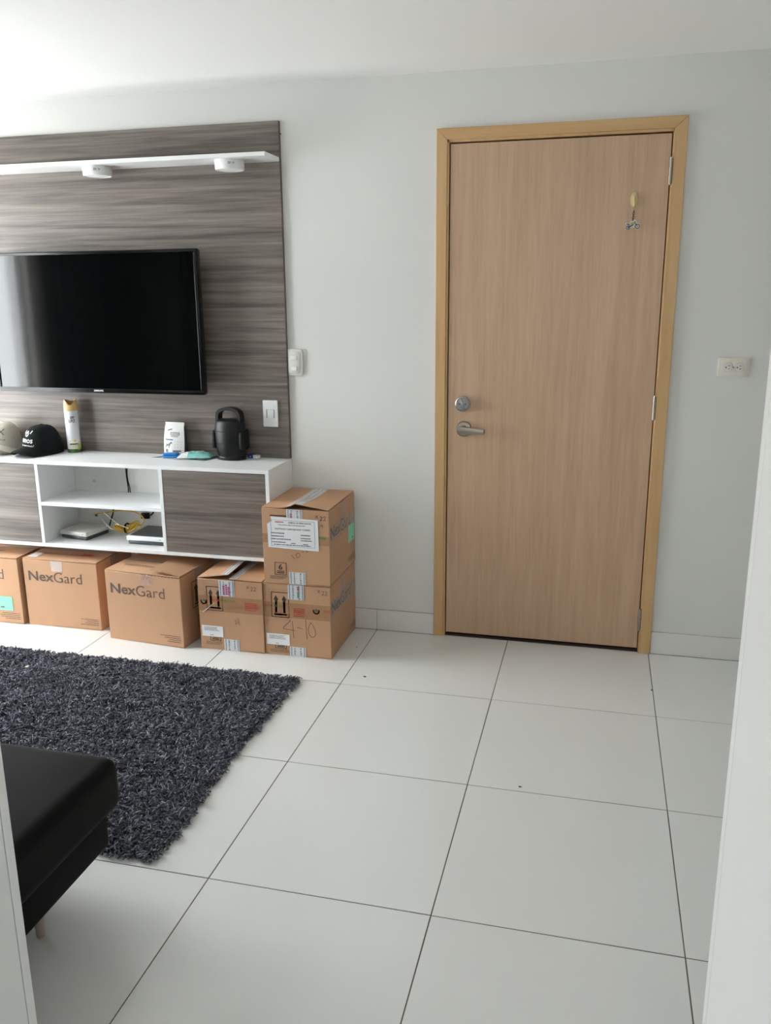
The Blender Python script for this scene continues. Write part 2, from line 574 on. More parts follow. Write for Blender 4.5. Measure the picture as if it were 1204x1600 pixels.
# skirting of tile pieces
bb = bpy.data.objects.new('baseboard_back', None)
C.objects.link(bb)
struct(bb, 'low white skirting of tile pieces along the back wall', 'baseboard')
segs = [(WX, -2.4)] + [(-2.4 + T * k, -2.4 + T * (k + 1)) for k in range(4)] + [(0.0, 0.266), (1.2055, 1.8), (1.8, 2.4), (2.4, 3.0), (3.0, XR)]
for a, b in segs:
    mk('skirting_tile', G().box(a + 0.0012, b - 0.0012, -0.0095, -0.0005, 0.0015, 0.098), BTILE, bb, bevel=0.001, seg=1)
CAULK = pm('dusty_caulk', (0.52, 0.47, 0.40), 0.9, var=0.35, vscale=14)
for a, b in ((WX, 0.266), (1.2055, XR)):
    mk('caulk_line', G().box(a, b, -0.0080, -0.0003, 0.0978, 0.0994), CAULK, bb)
    mk('floor_joint', G().box(a, b, -0.0102, -0.0003, 0.0002, 0.0016), GROUT, bb)

# window
win = bpy.data.objects.new('window_1', None)
C.objects.link(win)
struct(win, 'tall aluminium sliding window to the balcony', 'window')
y0, y1, z0, z1 = WIN
g = G()
fx0, fx1 = WX - 0.10, WX - 0.05
for yy in (y0, y1 - 0.045, (y0 + y1) / 2 - 0.03):
    g.box(fx0, fx1, yy, yy + 0.045, z0, z1)
g.box(fx0, fx1, y0, y1, z0, z0 + 0.05).box(fx0, fx1, y0, y1, z1 - 0.05, z1)
mk('window_frame', g, ALU, win)
for a, b in ((y0 + 0.045, (y0 + y1) / 2 - 0.03), ((y0 + y1) / 2 + 0.015, y1 - 0.045)):
    mk('window_pane', G().box(WX - 0.078, WX - 0.073, a, b, z0 + 0.05, z1 - 0.05), GLASS, win)
struct(mk('balcony_slab', G().box(WX - 1.6, WX - 0.15, -3.4, 0.6, -0.2, 0.0), CONC), 'concrete balcony floor outside the window', 'slab')

# ------------------------------------------------------------------ entrance door
d1 = bpy.data.objects.new('door_1', None)
C.objects.link(d1)
d1.location = (0.736, 0, 0)
struct(d1, 'light oak entrance door in a yellowish pine frame', 'door')
ox = 0.736
SX0, SX1, SZ0, SZ1 = 0.3205, 1.1515, 0.0185, 2.0715
slab = mk('door_leaf', G().box(SX0 - ox, SX1 - ox, -0.004, 0.040, SZ0, SZ1), DOORWOOD, d1, bevel=0.0012, seg=1)
TX0, TX1, TZ = 0.2657, 1.2053, 2.129
cw = 0.042
for s, xa, xb in ((1, TX0, TX0 + cw), (-1, TX1 - cw - 0.003, TX1)):
    lo, hi = (xa, xb)
    zi = TZ - cw
    poly = [(lo, 0, 0), (hi, 0, 0), (hi, 0, zi if s > 0 else TZ), (lo, 0, TZ if s > 0 else zi)]
    poly = [(x - ox, y, z) for x, y, z in poly]
    mk('door_casing', G().prism(poly, (0, -0.014, 0), (0, -0.0005, 0)), TRIMWOOD, d1, bevel=0.0012, seg=1)
poly = [(TX0 - ox, 0, TZ), (TX1 - ox, 0, TZ), (TX1 - cw - 0.003 - ox, 0, TZ - cw), (TX0 + cw - ox, 0, TZ - cw)]
mk('door_casing', G().prism(poly, (0, -0.014, 0), (0, -0.0005, 0)), TRIMWOOD_H, d1, bevel=0.0012, seg=1)
g = G()
for a, b in ((TX0 + cw - 0.001, SX0 - 0.0045), (SX1 + 0.0040, TX1 - cw - 0.003 + 0.001)):
    g.box(a - ox, b - ox, -0.007, 0.06, 0.0, TZ - cw)
g.box(TX0 + cw - ox, TX1 - cw - ox, -0.007, 0.06, SZ1 + 0.006, TZ - cw + 0.001)
mk('door_jamb', g, TRIMWOOD, d1, bevel=0.001, seg=1)
mk('door_rebate', G().box(DX0 - ox + 0.002, DX1 - ox - 0.002, 0.062, 0.10, 0.0005, DZ - 0.002), DARKGAP, d1)
mk('threshold', G().box(SX0 - 0.004 - ox, SX1 + 0.003 - ox, 0.001, 0.06, 0.0005, 0.009), DARKGAP, d1)
for zc in (1.938, 1.052, 0.150):
    g = G()
    for k in range(3):
        g.lathe([(0.0062, -0.045 + k * 0.0305), (0.0062, -0.045 + k * 0.0305 + 0.029)], 14, o=(SX1 + 0.0025 - ox, -0.0105, zc))
    h = mk('hinge', g, NICKEL, d1, bevel=0.0006, seg=1)
    mk('hinge_pin', G().lathe([(0.004, -0.049), (0.004, 0.049)], 10, o=(SX1 + 0.0025 - ox, -0.0105, zc)), STEEL, h)
# deadbolt
lx, lz = 0.383 - ox, 1.052
lk = mk('deadbolt', G().lathe([(0.0330, 0.0045), (0.0330, 0.012), (0.030, 0.017), (0.026, 0.0185), (0.0245, 0.0165), (0.002, 0.0165)], 40, o=(lx, 0, lz), ax='y'), STEEL, d1, smooth=True)
ca, sa = math.cos(1.30), math.sin(1.30)
poly = []
for t, w in ((-0.024, 0.004), (0.0, 0.0068), (0.024, 0.004)):
    poly.append((t, w))
poly = poly + [(t, -w) for t, w in reversed(poly)]
mk('thumb_turn', G().prism([(lx + a * -ca - b * sa, 0, lz + a * sa - b * ca) for a, b in poly], (0, -0.036, 0), (0, -0.016, 0)), STEEL, lk, bevel=0.002)
g = G()
for s in (-1, 1):
    g.lathe([(0.0035, 0.0158), (0.0035, 0.0178), (0.001, 0.0182)], 12, o=(lx + s * 0.0135, 0, lz - 0.001), ax='y')
mk('lock_screw', g, GREYP, lk)
# lever handle
hx, hz = 0.390 - ox, 0.945
rose = mk('door_handle', G().lathe([(0.0335, 0.0045), (0.0335, 0.010), (0.029, 0.0155), (0.016, 0.017), (0.0135, 0.026), (0.0135, 0.048)], 40, o=(hx, 0, hz), ax='y'), NICKEL, d1, smooth=True)
lev = []
for t in range(9):
    a = PI / 2 + PI * t / 8
    lev.append((hx + 0.015 * math.cos(a) - 0.006, 0, hz + 0.015 * math.sin(a)))
lev += [(hx + 0.035, 0, hz - 0.0145), (hx + 0.088, 0, hz - 0.0145), (hx + 0.092, 0, hz - 0.012), (hx + 0.092, 0, hz + 0.0045), (hx + 0.088, 0, hz + 0.007), (hx + 0.035, 0, hz + 0.012)]
mk('lever', G().prism(lev, (0, -0.056, 0), (0, -0.042, 0)), NICKEL, rose, bevel=0.003)
mk('lever_tip', G().box(hx + 0.086, hx + 0.093, -0.055, -0.040, hz - 0.0105, hz + 0.0035), GREYP, rose, bevel=0.001)

# ------------------------------------------------------------------ grey wall panel, shelf, lights
PX1, PX0 = -0.391, -2.017
pn = thing('wall_panel', 'grey wood-grain media wall panel behind the television', 'wall panel', (PX1, 0, 0.79))
mk('panel_board', G().box(PX0 - PX1, -0.0012, -0.0165, -0.0005, 0.0, 2.193 - 0.79), GREYWOOD, pn, bevel=0.0012, seg=1)
mk('edge_band', G().box(-0.0012, 0.0, -0.0158, -0.001, 0.0005, 2.1925 - 0.79), EDGE, pn)

sh = thing('floating_shelf', 'white floating shelf across the top of the grey panel', 'shelf', (PX1, -0.0165, 2.036))
mk('shelf_board', G().box(PX0 - PX1, -0.003, -0.160, -0.0005, 0.0, 0.0165), MELA, sh, bevel=0.0009, seg=1)
for i, (x, lab) in enumerate(((-0.578, 'white round puck light under the shelf, nearer its free end'), (-1.186, 'white round puck light under the shelf above the television'))):
    p = thing('puck_light', lab, 'lamp', (x, -0.102, 2.036), 0, 'puck lights under the shelf')
    mk('lamp_housing', G().lathe([(0.060, 0.0), (0.0605, -0.004), (0.0595, -0.034), (0.057, -0.0375), (0.052, -0.0375), (0.051, -0.034)], 48), WHITEP, p, smooth=True)
    mk('lamp_diffuser', G().lathe([(0.0508, -0.034), (0.0508, -0.0362), (0.03, -0.0375), (0.001, -0.038)], 48), DIFF, p, smooth=True)
    g = G()
    for k in range(5):
        a = -PI / 2 + 0.33 + k * 0.075 + (0.08 if k > 2 else 0)
        r0 = 0.0606
        ca, sa = math.cos(a), math.sin(a)
        hgt = (0.010, 0.010, 0.007, 0.009, 0.006)[k]
        for dz in (0.0,):
            c = Vector((r0 * ca, r0 * sa, -0.016))
            tdir = Vector((-sa, ca, 0)) * 0.0011
            up = Vector((0, 0, hgt / 2))
            g.add([c - tdir - up, c + tdir - up, c + tdir + up, c - tdir + up], [(0, 1, 2, 3)])
    mk('printed_marks', g, TEXTGREY, p)

# ------------------------------------------------------------------ television
tv = thing('television', 'large black flat television hung on the grey wall panel', 'television', (-1.262, -0.0165, 1.078))
W2, HT = 0.519, 0.617
YF = -0.105
g = G()
bz = 0.014
g.box(-W2, W2, YF, YF + 0.030, 0.0, 0.020).box(-W2, W2, YF, YF + 0.030, HT - bz, HT)
g.box(-W2, -W2 + bz, YF, YF + 0.030, 0.020, HT - bz).box(W2 - bz, W2, YF, YF + 0.030, 0.020, HT - bz)
mk('bezel', g, GLOSSB, tv, bevel=0.0025)
scr = G()
# the panel bows towards the rim, as thin LCD fronts do
mk('screen', G().box(-W2 + bz - 0.001, W2 - bz + 0.001, YF + 0.0030, YF + 0.020, 0.019, HT - bz + 0.001), SCREEN, tv)
mk('rear_cover', G().box(-W2 + 0.004, W2 - 0.004, YF + 0.030, YF + 0.048, 0.004, HT - 0.004).box(-0.36, 0.36, YF + 0.048, YF + 0.072, 0.05, 0.45), BLACKP, tv, bevel=0.004)
mk('wall_bracket', G().box(-0.22, 0.22, YF + 0.072, -0.0005, 0.18, 0.40), STEEL, tv)
fc = Face((-W2, YF, 0.020), (1, 0, 0), (0, 0, -1), 2 * W2, 0.020)
g = G()
fc.text(g, 'SAMSUNG', 0.478, 0.26, 0.524, 0.66, bold=0.03, off=0.0006)
mk('maker_logo', g, SILVERINK, tv)

# ------------------------------------------------------------------ media cabinet
CX0, CX1, CY, CZ0, CZ1 = -2.017, -0.391, -0.285, 0.374, 0.789
t = 0.0165
cb = thing('media_cabinet', 'low white wall-hung media cabinet with grey doors and open middle', 'cabinet', ((CX0 + CX1) / 2, 0, CZ0))
cxo = (CX0 + CX1) / 2


def cbox(nm, x0, x1, y0, y1, z0, z1, m=MELA, par=None):
    return mk(nm, G().box(x0 - cxo, x1 - cxo, y0, y1, z0 - CZ0, z1 - CZ0), m, par or cb, bevel=0.0008, seg=1)


cbox('top_board', CX0, CX1, CY, -0.0005, CZ1 - t - 0.002, CZ1 - 0.0005)
cbox('bottom_board', CX0, CX1, CY, -0.0005, CZ0 + 0.010, CZ0 + 0.010 + t)
for a, b in ((CX0, CX0 + t), (CX1 - t, CX1)):
    cbox('side_board', a, b, CY + 0.0003, -0.0005, CZ0 + 0.010 + t, CZ1 - t - 0.002)
V0, V1 = -1.5215, -0.9035
for a, b in ((V0, V0 + t), (V1, V1 + t)):
    cbox('divider', a, b, CY + 0.0003, -0.012, CZ0 + 0.010 + t, CZ1 - t - 0.002)
cbox('middle_shelf', V0 + t, V1, CY + 0.0005, -0.012, 0.5795, 0.5795 + t)
bp_ = cbox('back_board', V0 + t, V1, -0.0115, -0.0085, CZ0 + 0.030, CZ1 - t - 0.003, MELA_IN)
for x, z in ((-1.399, 0.641), (-1.406, 0.472)):
    g = G().lathe([(0.0085, 0.0118), (0.008, 0.0135), (0.003, 0.0138)], 16, o=(x - cxo, 0, z - CZ0), ax='y')
    mk('fixing_screw', g, LEGWOOD if z < 0.5 else HOOKC, bp_)
for a, b in ((CX0 + t + 0.002, V0 - 0.002), (V1 + t + 0.002, CX1 - t - 0.002)):
    cbox('cabinet_door', a, b, CY + 0.0012, CY + 0.0172, CZ0 + 0.010 + t + 0.002, CZ1 - t - 0.0045, GREYWOOD)

ZS = 0.3845 + t             # top of the cabinet floor
ZM = 0.5795 + t             # top of the middle shelf

# cables
g = G()
for dx, ph in ((0.0, 0.0), (0.007, 0.9)):
    g.tube([(-1.213 + dx + 0.004 * math.sin(k * 0.7 + ph), -0.030 + 0.004 * math.cos(k), ZM + 0.001 + k * (CZ1 - t - 0.004 - ZM) / 9) for k in range(10)], 0.0026, 8)
tag(mk('power_cord', g, RUBBER, smooth=True), 'pair of black cords hanging at the back of the upper niche', 'cable')
g = G()
pts = [(-1.33, -0.030, ZS + 0.02), (-1.305, -0.028, ZS + 0.085), (-1.29, -0.026, ZS + 0.128), (-1.22, -0.024, ZS + 0.14), (-1.10, -0.024, ZS + 0.150), (-1.088, -0.026, ZS + 0.13), (-1.09, -0.03, ZS + 0.10), (-1.12, -0.035, ZS + 0.085)]


def spline(pts, n=6):
    P = [Vector(p) for p in pts]
    P = [P[0]] + P + [P[-1]]
    out = []
    for i in range(1, len(P) - 2):
        for k in range(n):
            s = k / n
            a, b, c, d = P[i - 1], P[i], P[i + 1], P[i + 2]
            out.append(0.5 * ((2 * b) + (-a + c) * s + (2 * a - 5 * b + 4 * c - d) * s * s + (-a + 3 * b - 3 * c + d) * s ** 3))
    out.append(P[-2])
    return out


cord = thing('adapter_cord', 'black power adapter cord looping behind the yellow cable', 'cable', (-1.2, -0.03, ZS))
g = G().tube([p - Vector((-1.2, -0.03, ZS)) for p in spline(pts)], 0.0032, 8)
mk('cord', g, RUBBER, cord, smooth=True)
mk('adapter', G().box(0.045, 0.085, 0.0, 0.016, 0.070, 0.098), BLACKP, cord, bevel=0.003)

yc = thing('yellow_cable', 'coiled yellow network cable tied with a black band', 'cable', (-1.20, -0.085, ZS))
g = G()
rd = random.Random(3)
for k in range(7):
    A = 0.055 + rd.uniform(-0.012, 0.012)
    B = 0.020 + rd.uniform(-0.004, 0.006)
    tilt = rd.uniform(-0.2, 0.2)
    pts = []
    for i in range(41):
        a = 2 * PI * i / 40
        x = A * math.cos(a)
        pinch = 0.25 + 0.75 * abs(math.cos(a))
        y = B * math.sin(a) * pinch
        z = 0.022 + 0.010 * math.sin(2 * a + k) + 0.0055 * k * 0.5 + abs(math.cos(a)) * 0.018
        pts.append((x * math.cos(0.3) - y * math.sin(0.3), x * math.sin(0.3) + y * math.cos(0.3) + tilt * 0.03, max(0.004, z + x * 0.12)))
    g.tube(pts, 0.0030, 6)
mk('coil', g, YELLOW, yc, smooth=True)
g = G().tube(spline([(-0.20, 0.035, 0.085), (-0.13, 0.04, 0.095), (-0.05, 0.045, 0.108), (0.03, 0.04, 0.105), (0.075, 0.03, 0.075), (0.06, 0.02, 0.04)]), 0.0030, 7)
mk('loose_end', g, YELLOW, yc, smooth=True)
mk('tie_band', G().tube([(0.0, 0.022 * math.cos(a), 0.036 + 0.022 * math.sin(a)) for a in [2 * PI * k / 16 for k in range(17)]], 0.0042, 6), RUBBER, yc, smooth=True)
g = G().tube(spline([(-0.11, 0.045, 0.14), (-0.06, 0.04, 0.10), (-0.005, 0.035, 0.065), (0.05, 0.03, 0.05)]), 0.0018, 7)
g.tube(spline([(-0.09, 0.03, 0.09), (-0.05, 0.02, 0.055), (-0.02, 0.01, 0.045)]), 0.0018, 7)
tag(mk('white_cable', g, WHITECABLE, smooth=True, loc=(-1.21, -0.165, ZS)), 'white cable crossing over the yellow coil', 'cable')

# set-top boxes
rc = thing('set_top_box', 'small cream-topped set-top box turned at an angle', 'set-top box', (-1.398, -0.126, ZS), math.radians(-10), 'set-top boxes in the cabinet')
mk('base_tray', G().box(-0.076, 0.076, -0.076, 0.076, 0.0005, 0.019), SLATE, rc, bevel=0.006)
mk('top_cover', G().box(-0.080, 0.080, -0.080, 0.080, 0.0185, 0.040), pm('cream_plastic', (0.66, 0.65, 0.60), 0.35, var=0.01), rc, bevel=0.005)
mk('status_light', G().box(0.055, 0.060, -0.0806, -0.079, 0.027, 0.031), GREYP, rc)
mk('front_slot', G().box(-0.02, 0.035, -0.0766, -0.075, 0.010, 0.013), GREYP, rc)
r2 = thing('set_top_box', 'white set-top box with a dark grey lid beside the divider', 'set-top box', (-1.018, -0.128, ZS), 0.0, 'set-top boxes in the cabinet')
mk('base_tray', G().box(-0.104, 0.108, -0.086, 0.094, 0.0005, 0.019), SLATE, r2, bevel=0.006)
mk('top_cover', G().box(-0.108, 0.110, -0.090, 0.098, 0.0185, 0.040), WHITEP, r2, bevel=0.004)
mk('dark_lid', G().box(-0.099, 0.108, -0.082, 0.090, 0.0395, 0.0415), SLATE, r2, bevel=0.001)
mk('status_light', G().box(0.056, 0.066, -0.0906, -0.089, 0.027, 0.031), pm('cyan_mark', (0.10, 0.55, 0.48), 0.4, var=0.02), r2)

# ------------------------------------------------------------------ cartons
BW, BD, BH = 0.385, 0.297, 0.3265            # long side, short side, height of a carton


def carton(label, W, D, loc, rz, along, lift_a=None, lift_b=None, tape=True):
    """along: axis ('x' or 'y') the closing slit runs in; lift_*: height of the two main flaps over (s, t)"""
    b = thing('carton', label, 'box', loc, rz, 'brown cartons around the cabinet')
    th = 0.004
    Hc = BH - 0.004
    g = G().box(-W / 2, W / 2, -D / 2, D / 2, 0.0005, th)
    g.box(-W / 2, W / 2, -D / 2, -D / 2 + th, th, Hc).box(-W / 2, W / 2, D / 2 - th, D / 2, th, Hc)
    g.box(-W / 2, -W / 2 + th, -D / 2 + th, D / 2 - th, th, Hc).box(W / 2 - th, W / 2, -D / 2 + th, D / 2 - th, th, Hc)
    mk('carton_body', g, CARD, b, bevel=0.0014, seg=1)
    e = 0.0015
    zero = lambda s, t_: 0.0
    la, lb = lift_a or zero, lift_b or zero
    zt = BH - 0.0015
    if along == 'y':
        fa = lambda u, v: (-W / 2 + e + v * (W / 2 - e - 0.0012), -D / 2 + e + u * (D - 2 * e), zt + la(u, v))
        fb = lambda u, v: (W / 2 - e - v * (W / 2 - e - 0.0012), -D / 2 + e + u * (D - 2 * e), zt + lb(u, v))
        mk('inner_flap', G().box(-W / 2 + 0.006, W / 2 - 0.006, -D / 2 + 0.006, -D / 2 + 0.105, Hc - 0.005, Hc - 0.001), CARD_IN, b)
        mk('inner_flap', G().box(-W / 2 + 0.006, W / 2 - 0.006, D / 2 - 0.105, D / 2 - 0.006, Hc - 0.005, Hc - 0.001), CARD_IN, b)
    else:
        fa = lambda u, v: (-W / 2 + e + u * (W - 2 * e), -D / 2 + e + v * (D / 2 - e - 0.0012), zt + la(u, v))
        fb = lambda u, v: (-W / 2 + e + u * (W - 2 * e), D / 2 - e - v * (D / 2 - e - 0.0012), zt + lb(u, v))
        mk('inner_flap', G().box(-W / 2 + 0.006, -W / 2 + 0.105, -D / 2 + 0.006, D / 2 - 0.006, Hc - 0.005, Hc - 0.001), CARD_IN, b)
        mk('inner_flap', G().box(W / 2 - 0.105, W / 2 - 0.006, -D / 2 + 0.006, D / 2 - 0.006, Hc - 0.005, Hc - 0.001), CARD_IN, b)
    mk('top_flap', G().sheet(fa, 14, 10, 0.003), CARD, b, smooth=True)
    mk('top_flap', G().sheet(fb, 14, 10, 0.003), CARD, b, smooth=True)
    b['_front'] = 0
    front = Face((-W / 2, -D / 2, BH - 0.003), (1, 0, 0), (0, 0, -1), W, BH - 0.003)
    right = Face((W / 2, -D / 2, BH - 0.003), (0, 1, 0), (0, 0, -1), D, BH - 0.003)
    top = Face((-W / 2, D / 2, BH), (1, 0, 0), (0, -1, 0), W, D)
    del b['_front']
    return b, front, right, top, fa, fb


def arrows(fc, b, u0, v0, u1, v1):
    g = G()
    fc.frame(g, u0, v0, u1, v1, 0.0030, 0.0006)
    w = u1 - u0
    hh = v1 - v0
    for c in (0.27, 0.73):
        cu = u0 + w * c
        fc.poly(g, [(cu, v0 + hh * 0.13), (cu - w * 0.135, v0 + hh * 0.31), (cu + w * 0.135, v0 + hh * 0.31)], 0.0006)
        fc.quad(g, cu - w * 0.065, v0 + hh * 0.31, cu + w * 0.065, v0 + hh * 0.82, 0.0006)
    fc.quad(g, u0 + w * 0.15, v0 + hh * 0.85, u1 - w * 0.12, v0 + hh * 0.92, 0.0006)
    mk('arrow_print', g, INK, b)
    g = G()
    k = 0
    du, dv = 0.010, 0.010
    a0, b0, a1, b1 = u0 - 0.03, v0 - 0.03, u1 + 0.02, v1 + 0.03
    n = 11
    for i in range(n):
        uu = a0 + (a1 - a0) * i / n
        fc.quad(g, uu, b0, uu + 0.010, b0 + 0.004, 0.0005)
        fc.quad(g, uu, b1, uu + 0.010, b1 + 0.004, 0.0005)
        vv = b0 + (b1 - b0) * i / n
        fc.quad(g, a0, vv, a0 + 0.004, vv + 0.012, 0.0005)
    mk('dashed_print', g, INKGREY, b)


def nexgard(fc, b, u0, v0, u1, v1, m=INKGREY, off=0.0008):
    g = G()
    mid = u0 + (u1 - u0) * 0.475
    fc.text(g, 'Nex', u0, v0, mid, v1, bold=0.020, off=off)
    fc.text(g, 'Gard', mid + 0.002, v0 - 0.004, u1, v1 + 0.004, bold=-0.006, off=off)
    return mk('logo_print', g, m, b)


def ptape(fc, b, u0, v0, u1, v1, seed, accent=None, off=0.0012):
    g = G()
    fc.quad(g, u0, v0, u1, v1, off, 0.0003)
    tp = mk('printed_tape', g, PTAPE, b)
    g = G()
    w = u1 - u0
    rd = random.Random(seed)
    for c in (0.08, 0.88):
        v = v0 + 0.006
        while v < v1 - 0.01:
            l = rd.uniform(0.006, 0.016)
            fc.quad(g, u0 + w * c, v, u0 + w * (c + 0.06), min(v + l, v1), off + 0.0004)
            v += l + 0.004
    mk('tape_print', g, BLUEINK, tp)
    g = G()
    for c in (0.28, 0.66):
        v = v0 + 0.01
        while v < v1 - 0.014:
            l = rd.uniform(0.008, 0.02)
            fc.quad(g, u0 + w * c, v, u0 + w * (c + rd.uniform(0.05, 0.10)), min(v + l, v1), off + 0.0004)
            v += l + 0.008
    mk('tape_print', g, TEXTGREY, tp)
    if accent:
        g = G()
        for (c, va, vb, m_) in accent:
            pass
        for (c, va, vb, m_) in accent:
            gg = G()
            n = 5
            for k in range(n):
                aa = va + (vb - va) * k / n
                fc.quad(gg, u0 + w * c, aa, u0 + w * (c + 0.13), aa + (vb - va) / n * 0.75, off + 0.0005)
            mk('tape_print', gg, m_, tp)
    return tp


def icon6(fc, b, u0, v0, u1, v1, six=True):
    g = G()
    fc.frame(g, u0, v0, u1, v1, 0.0024, 0.0006)
    w, hh = u1 - u0, v1 - v0
    if six:
        fc.text(g, '6', u0 + w * 0.33, v0 + hh * 0.14, u0 + w * 0.67, v0 + hh * 0.58, bold=0.025, off=0.0008)
    fc.quad(g, u0 + w * 0.2, v0 + hh * 0.66, u1 - w * 0.18, v0 + hh * 0.72, 0.0006)
    fc.quad(g, u0 + w * 0.2, v0 + hh * 0.78, u1 - w * 0.18, v0 + hh * 0.87, 0.0006)
    mk('count_print', g, INK, b)


def fineprint(fc, b, *a, m=INKGREY, nm='fine_print', **k):
    g = G()
    fc.fine(g, *a, **k)
    return mk(nm, g, m, b)


def brown_tape(front, b, v0, v1, u0=0.0, u1=1.0):
    g = G()
    front.quad(g, u0, v0, u1, v1, 0.0008, 0.0002)
    return mk('brown_tape', g, BTAPE, b)


def uni_logo(fc, b, u, v, r, off=0.0014):
    """round red U with a green leaf"""
    g = G()
    ru, rv = r / fc.W, r / fc.H
    P = []
    for k in range(17):
        a = -0.35 + (PI + 0.7) * k / 16
        P.append((u + ru * math.cos(a), v + rv * math.sin(a)))
    fc.stroke(g, P, r * 0.5, off)
    mk('emblem_print', g, REDINK, b)
    g = G()
    fc.poly(g, [(u - ru * 0.6, v - rv * 0.2), (u, v - rv * 0.75), (u + ru * 0.65, v - rv * 0.3), (u + ru * 0.2, v + rv * 0.3)], off)
    mk('emblem_print', g, GREENINK, b)


def label_card(fc, b, u0, v0, u1, v1, seed):
    g = G()
    fc.quad(g, u0, v0, u1, v1, 0.0014, 0.0003)
    l = mk('paper_label', g, PAPER, b)
    w, hh = u1 - u0, v1 - v0
    fineprint(fc, l, u0 + w * 0.12, v0 + hh * 0.10, u1 - w * 0.14, v0 + hh * 0.48, 4, h=0.5, off=0.0020, seed=seed, m=TEXTGREY)
    fineprint(fc, l, u0 + w * 0.38, v0 + hh * 0.78, u0 + w * 0.56, v0 + hh * 0.92, 2, h=0.5, off=0.0020, seed=seed + 1, m=TEXTGREY)
    return l


def x22(fc, b, u0, v0, u1, v1):
    g = G()
    w, hh = u1 - u0, v1 - v0
    P = lambda a, c: (u0 + w * a, v0 + hh * c)
    fc.stroke(g, [P(0, 0.05), P(0.26, 0.55)], 0.0018)
    fc.stroke(g, [P(0.26, 0.0), P(0.02, 0.62)], 0.0018)
    for s in (0.42, 0.74):
        fc.stroke(g, [P(s, 0.35), P(s + 0.08, 0.2), P(s + 0.2, 0.28), P(s + 0.16, 0.6), P(s + 0.02, 0.95), P(s + 0.25, 0.9)], 0.0018)
    mk('handwriting', g, PEN, b)


# --- lower carton of the corner stack
SYC = -0.3775 + BW / 2 - 0.006
b, fr, rt, tp, fa, fb = carton('lower brown carton of the corner stack, marked 4-10 in pen', BD, 0.372, (-0.2515, -0.1915, 0), 0.0, 'y')
brown_tape(fr, b, 0.255, 0.465)
arrows(fr, b, 0.115, 0.115, 0.385, 0.465)
ptape(fr, b, 0.375, 0.0, 0.615, 0.205, 5, [(0.58, 0.02, 0.08, PURPLEINK), (0.58, 0.09, 0.18, GREENINK)])
ptape(fr, b, 0.375, 0.865, 0.615, 0.998, 6)
uni_logo(fr, b, 0.79, 0.335, 0.0125)
g = G()
fr.text(g, 'UNI', 0.008, 0.295, 0.085, 0.325, bold=0.02, off=0.0014)
fr.text(g, 'UNI', 0.905, 0.315, 0.99, 0.345, bold=0.02, off=0.0014)
mk('tape_lettering', g, REDINK, b)
g = G()
fr.text(g, 'AGRO S.A.', 0.09, 0.292, 0.30, 0.325, bold=0.01, off=0.0014)
mk('tape_lettering', g, GREENINK, b)
fineprint(fr, b, 0.45, 0.315, 0.63, 0.44, 5, h=0.62, off=0.0014, seed=3, m=REDINK, ragged=0.15)
label_card(fr, b, 0.025, 0.70, 0.375, 0.855, 8)
icon6(fr, b, 0.150, 0.76, 0.325, 0.905, False)
fineprint(fr, b, 0.075, 0.915, 0.37, 0.965, 3, h=0.45, seed=4)
x22(fr, b, 0.815, 0.045, 0.965, 0.115)
g = G()
for P in ([(0.405, 0.49), (0.285, 0.605), (0.285, 0.62), (0.47, 0.635)], [(0.425, 0.505), (0.44, 0.745)], [(0.50, 0.585), (0.575, 0.60)], [(0.625, 0.475), (0.64, 0.74)],
          [(0.715, 0.51), (0.685, 0.53), (0.662, 0.60), (0.675, 0.67), (0.705, 0.705), (0.745, 0.705), (0.772, 0.665), (0.765, 0.60), (0.735, 0.54), (0.695, 0.50)]):
    fr.stroke(g, P, 0.0017)
mk('handwriting', g, PEN, b)
nexgard(rt, b, 0.05, 0.235, 0.80, 0.395, INK)
g = G()
rt.quad(g, 0.0, 0.225, 1.0, 0.445, 0.0012, 0.0002)
rt.quad(g, 0.42, 0.0, 0.58, 0.26, 0.0016, 0.0002)
mk('clear_tape', g, FILM, b)
fineprint(rt, b, 0.66, 0.84, 0.97, 0.93, 4, h=0.4, seed=9, right=True)

# --- upper carton of the stack
la = lambda s, t_: 0.020 * t_ ** 5 * math.exp(-(s / 0.30) ** 2) + 0.0012
lb = lambda s, t_: 0.021 * t_ * math.exp(-(s / 0.35) ** 2) + 0.0012
b, fr, rt, tp, fa, fb = carton('upper brown carton of the corner stack with the large shipping paper', BD - 0.006, 0.372, (-0.2440, -0.1965, BH + 0.0012), 0.0, 'y', la, lb)
brown_tape(fr, b, 0.335, 0.455)
g = G()
fr.quad(g, 0.125, 0.085, 0.38, 0.10, 0.0009)
mk('arrow_print', g, INK, b)
ptape(fr, b, 0.375, 0.004, 0.61, 0.16, 15, [(0.22, 0.055, 0.14, PURPLEINK)])
ptape(fr, b, 0.385, 0.835, 0.63, 0.998, 16)
g = G()
fr.poly(g, [(0.135, 0.105), (0.838, 0.125), (0.845, 0.535), (0.088, 0.515), (0.080, 0.205), (0.150, 0.165)], 0.0022, 0.0004)
lab = mk('shipping_paper', g, PAPER, b)
g = G()
fr.text(g, 'REMESA DE MERCANCIA', 0.40, 0.165, 0.74, 0.188, bold=0.02, off=0.0029)
fr.text(g, 'SANTIAGO CARVAJALINO TORRES', 0.195, 0.252, 0.725, 0.280, bold=0.02, off=0.0029)
mk('paper_lettering', g, TEXTGREY, lab)
